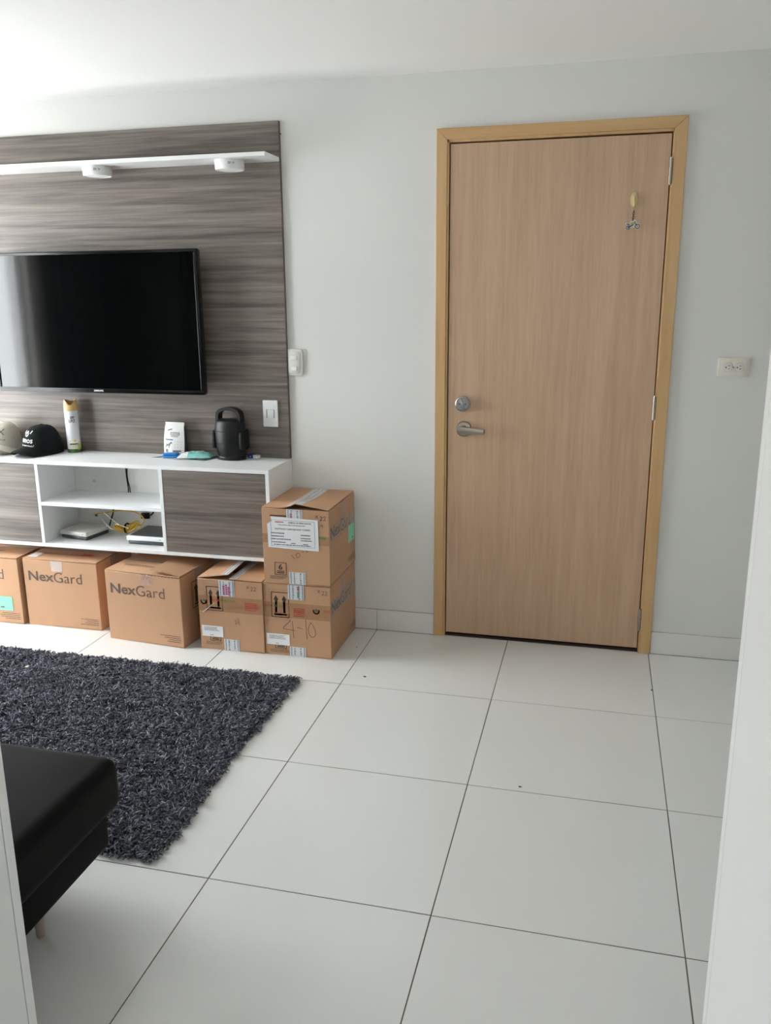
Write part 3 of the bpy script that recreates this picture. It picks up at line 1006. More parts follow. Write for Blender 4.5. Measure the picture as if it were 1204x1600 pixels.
for q, (a0, c0, a1, c1) in enumerate(((0.14, 0.312, 0.34, 0.330), (0.14, 0.352, 0.33, 0.370), (0.14, 0.390, 0.44, 0.408), (0.58, 0.325, 0.72, 0.343), (0.58, 0.365, 0.73, 0.383), (0.58, 0.395, 0.745, 0.413), (0.15, 0.432, 0.36, 0.448), (0.43, 0.440, 0.50, 0.456), (0.61, 0.445, 0.69, 0.461), (0.17, 0.465, 0.73, 0.480), (0.25, 0.205, 0.66, 0.216), (0.20, 0.165, 0.33, 0.182))):
    fineprint(fr, lab, a0, c0, a1, c1, 1, h=0.9, off=0.0029, seed=40 + q, m=TEXTGREY if q < 11 else REDINK, ragged=0.05)
g = G()
fr.frame(g, 0.135, 0.148, 0.79, 0.495, 0.0009, 0.0028)
mk('paper_border', g, BLUEINK, lab)
icon6(fr, b, 0.165, 0.715, 0.345, 0.885)
fineprint(fr, b, 0.09, 0.895, 0.375, 0.945, 3, h=0.45, seed=21)
x22(fr, b, 0.80, 0.06, 0.96, 0.13)
g = G()
fr.stroke(g, [(0.905, 0.17), (0.875, 0.195), (0.92, 0.20)], 0.0016)
fr.stroke(g, [(0.90, 0.18), (0.905, 0.225)], 0.0016)
for P in ([(0.43, 0.605), (0.475, 0.655)], [(0.52, 0.575), (0.495, 0.60), (0.51, 0.635), (0.545, 0.63), (0.56, 0.595), (0.545, 0.57), (0.515, 0.575)], [(0.585, 0.56), (0.62, 0.55)], [(0.655, 0.535), (0.66, 0.555), (0.69, 0.545)]):
    fr.stroke(g, P, 0.0016)
mk('handwriting', g, PEN, b)
fineprint(fr, b, 0.84, 0.345, 0.97, 0.372, 1, h=0.9, off=0.0014, seed=30, m=GREENINK)
nexgard(rt, b, 0.05, 0.235, 0.80, 0.395, INK)
g = G()
rt.quad(g, 0.0, 0.225, 1.0, 0.445, 0.0012, 0.0002)
rt.quad(g, 0.42, 0.0, 0.58, 0.26, 0.0016, 0.0002)
mk('clear_tape', g, FILM, b)
g = G()
rt.quad(g, 0.72, 0.415, 0.955, 0.655, 0.0012, 0.0003)
gl = mk('green_label', g, GREENLAB, b)
g = G()
rt.quad(g, 0.86, 0.60, 0.90, 0.625, 0.0018, 0.0002)
mk('label_mark', g, TEXTGREY, gl)
fineprint(rt, b, 0.66, 0.84, 0.97, 0.93, 4, h=0.4, seed=29, right=True)
# tape along the slit
Wc, Dc = BD - 0.006, 0.372


def slit_tape(b, x0, x1, off, name='printed_tape', s0=0.0, s1=1.0):
    def fn(u, v):
        x = x0 + (x1 - x0) * v
        s = s0 + (s1 - s0) * u
        tt = 1 - abs(x) / (Wc / 2)
        z = (la(s, tt) if x < 0 else lb(s, tt))
        return (x, -Dc / 2 + 0.0015 + s * (Dc - 0.003), BH + 0.0008 + z + off)
    return mk(name, G().sheet(fn, 16, 6, 0.0004), PTAPE, b, smooth=True)


tpe = slit_tape(b, -0.038, 0.032, 0.0004)
g = G()
for x0_, m_ in ((-0.034, BLUEINK), (0.026, BLUEINK)):
    pass
rd = random.Random(9)
gb, gg_, gr_ = G(), G(), G()
for k in range(46):
    s = 0.03 + 0.95 * k / 46
    for x, gx in ((-0.033, gb), (0.027, gb), (-0.014, gg_ if k % 12 < 6 else gr_), (0.008, gg_)):
        if rd.random() < 0.25:
            continue
        w = 0.0022 if gx is gb else 0.006
        y = -Dc / 2 + s * Dc
        tt = 1 - abs(x) / (Wc / 2)
        z = BH + 0.0018 + (la(s, tt) if x < 0 else lb(s, tt))
        z2 = BH + 0.0018 + (la(s + 0.012, tt) if x < 0 else lb(s + 0.012, tt))
        gx.add([(x, y, z), (x + w, y, z), (x + w, y + 0.005, z2), (x, y + 0.005, z2)], [(0, 1, 2, 3)])
mk('tape_print', gb, BLUEINK, tpe)
mk('tape_print', gg_, TEXTGREY, tpe)
mk('tape_print', gr_, REDINK, tpe)

# --- carton beside the stack, one flap standing up
la4 = lambda s, t_: 0.040 * t_ * (0.55 + 0.45 * s) + 0.0012
lb4 = lambda s, t_: 0.003 * t_ + 0.0012
b, fr, rt, tp, fa, fb = carton('brown carton with one lifted top flap, pushed against the corner stack', BD, 0.372, (-0.5510, -0.1985, 0), 0.0, 'y', la4, lb4)
brown_tape(fr, b, 0.235, 0.45)
arrows(fr, b, 0.13, 0.10, 0.385, 0.44)
ptape(fr, b, 0.335, 0.004, 0.575, 0.225, 25, [(0.24, 0.08, 0.21, PURPLEINK), (0.42, 0.06, 0.21, PURPLEINK), (0.58, 0.09, 0.21, PURPLEINK)])
ptape(fr, b, 0.375, 0.835, 0.61, 0.998, 26)
uni_logo(fr, b, 0.085, 0.315, 0.0125)
g = G()
fr.text(g, 'UNI', 0.215, 0.272, 0.335, 0.308, bold=0.02, off=0.0014)
mk('tape_lettering', g, REDINK, b)
g = G()
fr.text(g, 'AGRO S.A.', 0.345, 0.268, 0.58, 0.305, bold=0.01, off=0.0014)
mk('tape_lettering', g, GREENINK, b)
fineprint(fr, b, 0.725, 0.29, 0.935, 0.405, 5, h=0.62, off=0.0014, seed=33, m=REDINK, ragged=0.15)
fineprint(fr, b, 0.46, 0.355, 0.70, 0.395, 2, h=0.6, off=0.0014, seed=34, m=BTAPE, ragged=0.05)
label_card(fr, b, 0.03, 0.66, 0.365, 0.815, 35)
icon6(fr, b, 0.155, 0.735, 0.325, 0.875, False)
fineprint(fr, b, 0.085, 0.885, 0.365, 0.935, 3, h=0.45, seed=36)
x22(fr, b, 0.765, 0.055, 0.915, 0.125)
g = G()
fr.stroke(g, [(0.555, 0.565), (0.575, 0.555), (0.575, 0.61), (0.555, 0.61)], 0.0016)
fr.stroke(g, [(0.60, 0.53), (0.605, 0.605)], 0.0014)
fr.stroke(g, [(0.62, 0.53), (0.628, 0.625)], 0.0014)
mk('handwriting', g, PEN, b)
g = G()
fr.stroke(g, [(0.245, 0.335), (0.06, 0.475)], 0.0022, 0.0020)
mk('torn_paper_strip', g, PAPER, b)
for side, x0_, x1_ in (('a', -0.037, -0.001), ('b', 0.001, 0.034)):
    def fn(u, v, x0_=x0_, x1_=x1_):
        x = x0_ + (x1_ - x0_) * v
        tt = 1 - abs(x) / (BD / 2)
        z = la4(u, tt) if x < 0 else lb4(u, tt)
        return (x, -0.186 + 0.0015 + u * 0.369, BH + 0.0012 + z)
    tpp = mk('printed_tape', G().sheet(fn, 10, 3, 0.0004), PTAPE, b, smooth=True)
    g = G()
    for k in range(30):
        s = 0.02 + 0.93 * k / 30
        for x in ((x0_ + 0.006), (x1_ - 0.012)):
            q0, q1 = Vector(fn(s, (x - x0_) / (x1_ - x0_))), Vector(fn(s + 0.02, (x + 0.004 - x0_) / (x1_ - x0_)))
            g.add([(q0.x, q0.y, q0.z + 0.0008), (q1.x, q0.y, q0.z + 0.0008), (q1.x, q1.y, q1.z + 0.0008), (q0.x, q1.y, q1.z + 0.0008)], [(0, 1, 2, 3)])
    mk('tape_print', g, TEXTGREY if side == 'a' else BLUEINK, tpp)


# --- cartons with the large logo under the cabinet
def logo_carton(label, loc, rz, seed, tape_u, shiny, green=False, loose=False):
    b, fr, rt, tp, fa, fb = carton(label, BW, BD, loc, rz, 'x', lambda s, t_: 0.0012 + 0.002 * t_, lambda s, t_: 0.0012)
    nexgard(fr, b, 0.065, 0.17, 0.79, 0.315)
    fineprint(fr, b, 0.66, 0.825, 0.965, 0.935, 4, h=0.36, seed=seed, right=True, ragged=0.5)
    g = G()
    fr.quad(g, tape_u, 0.0, tape_u + 0.15, 0.15, 0.0012, 0.0003)
    mk('clear_tape', g, shiny, b)
    arrows(rt, b, 0.30, 0.14, 0.72, 0.52)
    icon6(rt, b, 0.42, 0.66, 0.66, 0.84)
    g = G()
    g.box(-BW / 2, BW / 2, -0.03, 0.03, BH + 0.0022, BH + 0.0026)
    g.box(-BW / 2 - 0.0005, -BW / 2 - 0.0002, -0.03, 0.03, BH - 0.06, BH + 0.002).box(BW / 2 + 0.0006, BW / 2 + 0.0009, -0.03, 0.03, BH - 0.07, BH + 0.002)
    mk('slit_tape', g, TOPTAPE, b)
    gt = G()
    tp.fine(gt, 0.12, 0.66, 0.86, 0.74, 2, h=0.5, off=0.0035, seed=seed + 3)
    mk('top_print', gt, INKGREY, b)
    return b, fr, rt, tp


b, fr, rt, tp = logo_carton('brown carton with a raised side flap and grey logo, beside the lifted-flap carton', (-0.9475, -0.2445, 0), math.radians(-5.3), 51, 0.49, FILM, loose=True)
fl = lambda u, v: (BW / 2 - 0.002 - v * 0.145, -BD / 2 + 0.004 + u * (BD - 0.008), BH + 0.003 + 0.014 * math.sin(v * PI / 2) + 0.004 * v)
mk('side_flap', G().sheet(fl, 6, 8, 0.003), pm('cardboard_flap', (0.44, 0.255, 0.14), 0.75, var=0.05, vscale=6), b, smooth=True)
g = G()
for k in range(10):
    u = 0.50 + 0.44 * k / 10
    fr.quad(g, u, 0.0005, u + 0.02, 0.006, 0.0008)
mk('perforation', g, INK, b)
g = G()
rdm = random.Random(4)
for k in range(26):
    u, v = rdm.uniform(0.51, 0.62), rdm.uniform(0.02, 0.12)
    fr.stroke(g, [(u, v), (u + rdm.uniform(-0.02, 0.02), v + rdm.uniform(-0.02, 0.02))], 0.0015, 0.0020)
mk('tape_lettering', g, pm('orange_ink', (0.60, 0.20, 0.09), 0.5, var=0.1), b)

b, fr, rt, tp = logo_carton('brown carton with grey logo and shiny tape at its top edge, second under the cabinet', (-1.430, -0.1590, 0), 0.0, 61, 0.39, clear_film('glossy_tape', (0.88, 0.88, 0.86), 0.28, 0.08))
g = G()
tp.quad(g, 0.03, 0.70, 0.15, 0.92, 0.0030, 0.0003)
mk('paper_label', g, PAPER, b)
g = G()
tp.quad(g, 0.66, 0.62, 0.80, 0.72, 0.0032, 0.0003)
mk('red_sticker', g, REDINK, b)

b, fr, rt, tp = logo_carton('brown carton with a mint green label, farthest from the door', (-1.838, -0.1710, 0), math.radians(0.5), 71, 0.39, FILM)
g = G()
fr.quad(g, 0.52, 0.585, 0.875, 0.80, 0.0014, 0.0003)
gl = mk('green_label', g, GREENLAB, b)
g = G()
fr.quad(g, 0.70, 0.735, 0.755, 0.765, 0.0020, 0.0002)
mk('label_mark', g, TEXTGREY, gl)

# ------------------------------------------------------------------ things on the cabinet
ZT = CZ1 + 0.0002


def cap(label, loc, az, cloth, under, brim_len, hgt):
    """a baseball cap; local +y is the front"""
    c = thing('baseball_cap', label, 'cap', loc, az - PI / 2, 'caps on the cabinet')
    A, B = 0.080, 0.096

    def dome(th, ph):
        # th around (0 = front), ph 0 rim .. pi/2 top
        k = math.cos(ph) ** 0.62
        z = hgt * math.sin(ph) ** 0.95
        fwd = max(0.0, math.cos(th))
        k2 = k * (1 + 0.04 * fwd * math.sin(ph * 2))
        return Vector((A * math.sin(th) * k2, B * math.cos(th) * k2 * (1 - 0.10 * (math.sin(ph) if math.cos(th) < 0 else 0)), z + 0.001))
    vs, fs = [], []
    n, m = 48, 14
    for j in range(m):
        ph = (PI / 2) * j / m
        for i in range(n):
            th = 2 * PI * i / n
            p = dome(th, ph)
            crease = 1 - 0.012 * max(0, math.cos(6 * th)) ** 20
            vs.append((p.x * crease, p.y * crease, p.z))
    vs.append((0, 0, hgt + 0.001))
    for j in range(m - 1):
        for i in range(n):
            fs.append((j * n + i, j * n + (i + 1) % n, (j + 1) * n + (i + 1) % n, (j + 1) * n + i))
    for i in range(n):
        fs.append(((m - 1) * n + i, (m - 1) * n + (i + 1) % n, n * m))
    mk('crown', G().add(vs, fs), cloth, c, smooth=True)
    mk('top_button', G().lathe([(0.0075, 0), (0.007, 0.004), (0.002, 0.006)], 14, o=(0, 0, hgt - 0.0005)), cloth, c, smooth=True)

    def brim(u, v):
        th = (u - 0.5) * 2 * math.radians(72)
        base = dome(th, 0.12)
        w = math.cos((u - 0.5) * PI) ** 0.55 if 0 < u < 1 else 0.0
        d = brim_len * w * v
        x = base.x + base.x * 0.10 * v
        droop = 6.5 * x * x
        return Vector((x, base.y + d, max(0.0065, 0.032 + 0.012 * math.cos((u - 0.5) * PI) - 0.22 * d - droop * (0.5 + 0.3 * v))))
    br = mk('brim', G().sheet(brim, 24, 8, 0.004), cloth, c, smooth=True)
    mk('brim_lining', G().sheet(lambda u, v: brim(0.02 + u * 0.96, 0.02 + v * 0.95) - Vector((0, 0, 0.0032)), 20, 6, 0.0012), under, br, smooth=True)
    mk('sweatband', G().sheet(lambda u, v: dome(2 * PI * u, 0.02 + 0.14 * v) * 0.975 + Vector((0, 0, 0.001)), 40, 2, 0.001), under, c, smooth=True)

    def put(v2, f2, cx, cz, w, h_, off=0.0012, slant=0.0):
        out = []
        for a, b_ in v2:
            x = (a - 0.5) * w
            zz = cz + (b_ - 0.5) * h_ + x * slant
            ph = math.asin(min(0.98, max(0.02, zz / hgt)) ** (1 / 0.95))
            k = math.cos(ph) ** 0.62
            s = -max(-0.98, min(0.98, (x + cx) / (A * k)))
            p = dome(math.asin(s), ph)
            nrm = Vector((p.x / A ** 2, p.y / B ** 2, p.z / hgt ** 2)).normalized()
            out.append(p + nrm * off)
        return out, f2
    return c, put


c1, put = cap('black baseball cap with white lettering, between beige cap and spray can', (-1.590, -0.108, ZT), math.radians(-104), BLACKCLOTH, BLACKCLOTH, 0.072, 0.132)
g = G()
v, f, _ = text_polys('amos', 0.008)
g.add(*put(v, f, -0.002, 0.068, 0.064, 0.017, slant=-0.06))
v, f, _ = text_polys('de equipo?', 0.0)
g.add(*put(v, f, 0.0, 0.046, 0.074, 0.013, slant=-0.06))
mk('embroidered_lettering', g, WHITETHREAD, c1)
g = G()
N = 24
ring = []
for k in range(N):
    a = 2 * PI * k / N
    r_ = 1.0
    x = 0.5 + 0.42 * math.sin(a) * (1 - 0.45 * max(0, math.cos(a)) ** 1.5)
    y = 0.42 + (0.58 if math.cos(a) > 0 else 0.40) * math.cos(a)
    ring.append((x, y))
inner = [(0.5 + (x - 0.5) * 0.52, 0.38 + (y - 0.42) * 0.50) for x, y in ring]
vv = ring + inner
ff = [(k, (k + 1) % N, N + (k + 1) % N, N + k) for k in range(N)]
g.add(*put(vv, ff, -0.004, 0.099, 0.022, 0.026))
for sx in (-1, 1):
    q = [(0.5 + sx * 0.62, 0.55), (0.5 + sx * 0.82, 0.5), (0.5 + sx * 1.02, 1.0), (0.5 + sx * 0.80, 1.05)]
    g.add(*put(q, [(0, 1, 2, 3)], -0.004, 0.099, 0.022, 0.026))
mk('embroidered_drop', g, WHITETHREAD, c1)

c2, put = cap('beige baseball cap with dark lettering, cut off by the picture edge', (-1.800, -0.108, ZT), math.radians(-74), BEIGECLOTH, BROWNCLOTH, 0.052, 0.142)
g = G()
v, f, _ = text_polys('NX', 0.0)
g.add(*put(v, f, 0.004, 0.104, 0.058, 0.026, slant=-0.10))
v, f, _ = text_polys('ADVANCE', 0.02)
g.add(*put(v, f, 0.004, 0.070, 0.066, 0.007, slant=-0.16))
mk('printed_lettering', g, GREYTHREAD, c2)

# spray can
sp = thing('spray_can', 'white air freshener spray can with yellow cap and flower print', 'spray can', (-1.4545, -0.063, ZT))
RC = 0.031
mk('can_body', G().lathe([(RC - 0.002, 0.0), (RC, 0.003), (RC, 0.196), (RC - 0.001, 0.199)], 40), CANWHITE, sp, smooth=True)
vs, fs = [], []
n = 40
for j, (rr, z) in enumerate(((RC + 0.0006, 0.198), (RC + 0.0006, 0.215), (RC - 0.001, 0.236), (RC - 0.005, 0.250))):
    for k in range(n):
        a = 2 * PI * k / n
        dz = 0
        if j == 3:
            dz = -0.024 * max(0, math.cos(a + 1.05)) ** 3 - 0.010 * max(0, math.cos(a + 1.05 + PI)) ** 4
        if j == 2:
            dz = -0.012 * max(0, math.cos(a + 1.05)) ** 3
        vs.append((rr * math.cos(a), rr * math.sin(a), z + dz))
for j in range(3):
    for k in range(n):
        fs.append((j * n + k, j * n + (k + 1) % n, (j + 1) * n + (k + 1) % n, (j + 1) * n + k))
for k in range(n):
    vs.append(((RC - 0.008) * math.cos(2 * PI * k / n), (RC - 0.008) * math.sin(2 * PI * k / n), vs[3 * n + k][2] - 0.002))
for k in range(n):
    vs.append(((RC - 0.009) * math.cos(2 * PI * k / n), (RC - 0.009) * math.sin(2 * PI * k / n), 0.206))
for j in (3, 4):
    for k in range(n):
        fs.append((j * n + k, j * n + (k + 1) % n, (j + 1) * n + (k + 1) % n, (j + 1) * n + k))
capo = mk('cap', G().add(vs, fs), CANYEL, sp, smooth=True)
mk('nozzle', G().lathe([(0.018, 0.204), (0.017, 0.218), (0.010, 0.226), (0.004, 0.228)], 20), CANDARK, capo, smooth=True)


def oncan(v2, f2, ang, z, w, h_, off=0.0005):
    out = []
    for a, b_ in v2:
        th = ang + (a - 0.5) * w / RC
        out.append(((RC + off) * math.cos(th), (RC + off) * math.sin(th), z + (b_ - 0.5) * h_))
    return out, f2


def strip(nu):
    return [(i / nu, j) for j in (0, 1) for i in range(nu + 1)], [(i, i + 1, nu + 2 + i, nu + 1 + i) for i in range(nu)]


AF = -0.95
g = G()
v, f, _ = text_polys('on', 0.03, 0.3)
g.add(*oncan(v, f, AF + 0.04, 0.168, 0.018, 0.012))
v, f, _ = text_polys('LIFO', 0.02, 0.1)
g.add(*oncan(v, f, AF - 0.06, 0.152, 0.028, 0.015))
mk('can_lettering', g, PEN, sp)
v, f = strip(24)
mk('green_band', G().add(*oncan(v, f, AF, 0.0105, 2 * PI * RC * 0.7, 0.017)), LEAFG, sp)
mk('lime_patch', G().add(*oncan(v, f, AF + 0.95, 0.030, 0.030, 0.030)), LIMEG, sp)
mk('cream_patch', G().add(*oncan(v, f, AF - 0.05, 0.030, 0.036, 0.018, 0.0008)), CREAM, sp)
mk('leaf_print', G().add(*oncan(v, f, AF - 0.08, 0.043, 0.036, 0.006, 0.0010)), LEAFG, sp)


def disc(nu=10):
    return [(0.5, 0.5)] + [(0.5 + 0.5 * math.cos(2 * PI * k / nu), 0.5 + 0.5 * math.sin(2 * PI * k / nu)) for k in range(nu)], [(0, 1 + k, 1 + (k + 1) % nu) for k in range(nu)]


v, f = disc()
for da, dz, s in ((-0.55, 0.058, 0.018), (0.12, 0.060, 0.026), (0.75, 0.052, 0.016)):
    fl_ = mk('flower_print', G().add(*oncan(v, f, AF + da, dz, s, s, 0.0007)), PETAL, sp)
    mk('flower_centre', G().add(*oncan(v, f, AF + da, dz - 0.001, s * 0.42, s * 0.42, 0.0011)), CANYEL, fl_)

# pet food bag
bg = thing('food_bag', 'small white pet food bag with a dog printed on it', 'bag', (-0.934, -0.0520, ZT), math.radians(-4))


def bagfn(sign):
    def fn(u, v):
        w = 0.110 * (0.94 + 0.06 * math.sin(v * PI)) * (1 - 0.08 * v)
        dpt = 0.031 * (1 - v) ** 0.55 * (0.55 + 0.45 * math.sin(u * PI)) + 0.0012
        return Vector(((u - 0.5) * w * (1 if sign < 0 else -1), sign * dpt + 0.006 * v, 0.001 + v * 0.145))
    return fn


mk('bag_front', G().sheet(bagfn(-1), 10, 14, 0.0008), BAGW, bg, smooth=True)
mk('bag_back', G().sheet(bagfn(1), 10, 14, 0.0008), BAGW, bg, smooth=True)
for s in (-1, 1):
    def fn(u, v, s=s):
        a, b_ = bagfn(-1)(0.0 if s < 0 else 1.0, v), bagfn(1)(1.0 if s < 0 else 0.0, v)
        p = a.lerp(b_, u)
        p.x -= s * 0.008 * math.sin(u * PI) * (1 - v)
        return p
    mk('bag_gusset', G().sheet(fn, 6, 10, 0.0008), SLATE if s > 0 else BAGW, bg, smooth=True)
mk('top_seal', G().box(-0.0485, 0.0485, 0.0045, 0.0075, 0.137, 0.154), BAGW, bg, bevel=0.0006)
BF = bagfn(-1)


def onbag(v2, f2, u0, v0, u1, v1, off=0.0014):
    out = []
    for a, b_ in v2:
        p = BF(u0 + (u1 - u0) * a, v0 + (v1 - v0) * b_)
        out.append((p.x, p.y - off, p.z))
    return out, f2


v, f = strip(8)
mk('name_block', G().add(*onbag(v, f, 0.34, 0.655, 0.80, 0.755)), TEXTGREY, bg)
vt, ft, _ = text_polys('ADVANCE', 0.02)
mk('name_lettering', G().add(*onbag(vt, ft, 0.37, 0.672, 0.77, 0.737, 0.0022)), PETAL, bg)
mk('grey_line', G().add(*onbag(v, f, 0.37, 0.605, 0.74, 0.640)), pm('mid_grey', (0.33, 0.33, 0.34), 0.5, var=0.03), bg)
mk('blue_bar', G().add(*onbag(v, f, 0.10, 0.50, 0.50, 0.545)), BLUEINK, bg)
mk('corner_tab', G().add(*onbag([(0, 0), (1, 0.45), (1, 1.0), (0, 0.5)], [(0, 1, 2, 3)], 0.19, 0.79, 0.43, 0.87)), TEXTGREY, bg)
dog = [(0.02, 0.03), (0.12, 0.05), (0.22, 0.26), (0.36, 0.30), (0.34, 0.36), (0.52, 0.38), (0.52, 0.02), (0.64, 0.0), (0.64, 0.30), (0.74, 0.55), (0.80, 0.72), (0.96, 0.70), (1.0, 0.82), (0.92, 0.98), (0.76, 1.0), (0.62, 0.78), (0.46, 0.64), (0.26, 0.62), (0.20, 0.88), (0.15, 0.86), (0.18, 0.52), (0.10, 0.26)]
dv = [tuple(p) for p in dog]
mk('dog_print', G().add(*onbag(dv, [tuple(range(len(dv)))], 0.09, 0.26, 0.47, 0.455)), TEXTGREY, bg)
gi = G()
for a in range(3):
    for c in range(3):
        v2, f2 = disc(8)
        u = 0.58 + 0.13 * a
        w_ = 0.28 + 0.085 * c
        gi.add(*onbag(v2, f2, u, w_, u + 0.035, w_ + 0.028))
mk('icon_print', gi, pm('pale_grey_ink', (0.40, 0.40, 0.42), 0.5, var=0.05), bg)
gi = G().add(*onbag(v, f, 0.50, 0.155, 0.88, 0.20))
gi.add(*onbag(v, f, 0.12, 0.135, 0.26, 0.225))
mk('bottom_print', gi, TEXTGREY, bg)

# leaflets lying flat
for nm, lab, pts, m_, zz in (
        ('leaflet', 'pale leaflet lying under the blue plastic case', [(-1.030, -0.128), (-0.850, -0.155), (-0.828, -0.085), (-0.990, -0.080)], MAGWHITE, 0.0),
        ('leaflet', 'dark leaflet lying in front of the black speaker', [(-0.838, -0.132), (-0.748, -0.138), (-0.716, -0.030), (-0.806, -0.036)], MAGDARK, 0.0004)):
    cx_, cy_ = sum(p[0] for p in pts) / 4, sum(p[1] for p in pts) / 4
    lt = thing(nm, lab, 'leaflet', (cx_, cy_, ZT + zz))
    mk('sheet', G().prism([(x - cx_, y - cy_, 0.0) for x, y in pts], (0, 0, 0.0002), (0, 0, 0.0018)), m_, lt)
    if m_ is MAGWHITE:
        mk('dark_stripe', G().prism([(p[0] - cx_, p[1] - cy_, 0) for p in ((-0.958, -0.139), (-0.862, -0.1535), (-0.858, -0.146), (-0.955, -0.131))], (0, 0, 0.0019), (0, 0, 0.0023)), SLATE, lt)
        mk('dark_corner', G().prism([(p[0] - cx_, p[1] - cy_, 0) for p in ((-1.020, -0.122), (-0.985, -0.127), (-0.955, -0.085), (-0.985, -0.083))], (0, 0, 0.0019), (0, 0, 0.0023)), MAGDARK, lt)
    else:
        mk('pale_print', G().prism([(p[0] - cx_, p[1] - cy_, 0) for p in ((-0.80, -0.118), (-0.775, -0.12), (-0.768, -0.095), (-0.793, -0.093))], (0, 0, 0.0019), (0, 0, 0.0023)), MAGWHITE, lt)

# blue case
bc = thing('plastic_case', 'bright blue rounded plastic case in front of the food bag', 'case', (-0.932, -0.1045, ZT + 0.0025), math.radians(4))
mk('case_base', G().box(-0.036, 0.036, -0.020, 0.020, 0.0, 0.011), BLUEP, bc, bevel=0.005)
mk('case_lid', G().box(-0.034, 0.034, -0.018, 0.018, 0.0105, 0.021), BLUEP, bc, bevel=0.008, seg=3)

# teal wipes packet
tq = thing('wipes_packet', 'crumpled teal and silver film packet beside the blue case', 'packet', (-0.818, -0.085, ZT + 0.0025), math.radians(8))


def packfn(u, v):
    e = (math.sin(u * PI) ** 0.5) * (math.sin(v * PI) ** 0.5)
    wr = 0.004 * math.sin(u * 19 + v * 7) * math.sin(v * 13 - u * 5) * e
    return Vector(((u - 0.5) * 0.150, (v - 0.5) * 0.085 + (u - 0.5) * 0.02, 0.003 + 0.024 * e + wr))


mk('packet_body', G().sheet(lambda u, v: packfn(0.30 + 0.70 * u, v), 18, 12, 0.0012), TEAL, tq, smooth=True)
mk('packet_end', G().sheet(lambda u, v: packfn(0.32 * u, v) + Vector((0, 0, 0.0012)), 12, 12, 0.0012), FOIL, tq, smooth=True)
mk('packet_tab', G().sheet(lambda u, v: packfn(0.52 + 0.2 * u, 0.35 + 0.35 * v) + Vector((0, 0, 0.0016)), 4, 4, 0.0008), FOIL, tq, smooth=True)

# speaker
ZK = 1.065
sk = thing('portable_speaker', 'black portable speaker with an arched carrying handle', 'speaker', (-0.6505, -0.0715, ZT), math.radians(-8))
prof = [(0.052, 0.0), (0.066, 0.003), (0.067, 0.010), (0.064, 0.014), (0.068, 0.022), (0.0745, 0.060), (0.0765, 0.095), (0.0755, 0.125), (0.0715, 0.150), (0.066, 0.162), (0.056, 0.168), (0.020, 0.170)]
mk('speaker_body', G().lathe([(a, z * ZK) for a, z in prof], 44, 1.0, 0.68), BLACKP, sk, smooth=True)
g = G()
for z in (0.075, 0.128):
    rr = 0.0760 if z < 0.1 else 0.0748
    g.tube([(rr * 1.006 * math.cos(2 * PI * k / 40), rr * 0.685 * math.sin(2 * PI * k / 40), z) for k in range(41)], 0.0014, 6, caps=False)
mk('groove_ring', g, RUBBER, sk, smooth=True)
mk('base_ring', G().lathe([(0.0695, 0.001), (0.0705, 0.005), (0.0695, 0.009), (0.064, 0.010)], 44, 1.0, 0.69), RUBBER, sk, smooth=True)
for s in (-1, 1):
    pan = [(-0.030, 0.048), (-0.036, 0.060), (-0.036, 0.116), (-0.028, 0.128), (0.020, 0.136), (0.028, 0.128), (0.028, 0.056), (0.020, 0.046)]
    w_ = mk('side_grille', G().prism([(s * 0.062, y, z) for y, z in pan], (0, 0, 0), (s * 0.0165, 0, 0)), RUBBER, sk, bevel=0.004)
hp = [(-0.056, 0, 0.158)]
for k in range(13):
    a = PI - PI * k / 12
    hp.append((0.056 * math.cos(a), 0, 0.190 + 0.036 * math.sin(a) ** 0.7))
hp.append((0.060, 0, 0.140))
poly_out = []


def hfn(u, v):
    i = u * (len(hp) - 1)
    k = min(int(i), len(hp) - 2)
    p = Vector(hp[k]).lerp(Vector(hp[k + 1]), i - k)
    return Vector((p.x, (v - 0.5) * 0.036, p.z))


mk('carry_handle', G().sheet(hfn, 42, 3, 0.014), BLACKP, sk, bevel=0.0, smooth=True)

# small box
sb = thing('small_box', 'tiny blue and white carton at the end of the cabinet top', 'box', (-0.5585, -0.0325, ZT), math.radians(-14))
mk('white_end', G().box(0.001, 0.026, -0.012, 0.012, 0.0003, 0.0155), MAGWHITE, sb, bevel=0.0006, seg=1)
mk('blue_end', G().box(-0.026, 0.001, -0.0121, 0.0121, 0.0002, 0.0156), NAVY, sb, bevel=0.0006, seg=1)
fc = Face((-0.026, -0.0121, 0.0156), (1, 0, 0), (0, 0, -1), 0.052, 0.0156)
g = G()
fc.quad(g, 0.20, 0.35, 0.34, 0.75, 0.0003, 0.0002)
mk('printed_mark', g, pm('sky_ink', (0.35, 0.55, 0.8), 0.5, var=0.03), sb)

# ------------------------------------------------------------------ switches, outlet, nail
sw = thing('light_switch', 'white single rocker switch mounted on the grey panel', 'switch', (-0.4755, -0.0166, 0.9905))
mk('cover_plate', G().box(-0.0355, 0.0355, -0.008, -0.0002, -0.0595, 0.0595), WHITEP, sw, bevel=0.004, seg=3)
mk('recess', G().box(-0.0185, 0.0185, -0.0084, -0.0075, -0.0185, 0.0185), GREYP, sw)
mk('rocker', G().prism([(-0.0135, -0.0082, -0.0182), (-0.0135, -0.0082, 0.0182), (0.0165, -0.0082, 0.0182), (0.0165, -0.0082, -0.0182)], (0, -0.0045, 0), (0, 0, 0)), WHITEP, sw, bevel=0.0012)
s2 = thing('light_switch', 'white double switch on the wall, partly hidden by the grey panel', 'switch', (-0.3615, -0.0002, 1.216))
WARMP = pm('warm_white_plastic', (0.66, 0.66, 0.62), 0.35, var=0.01)


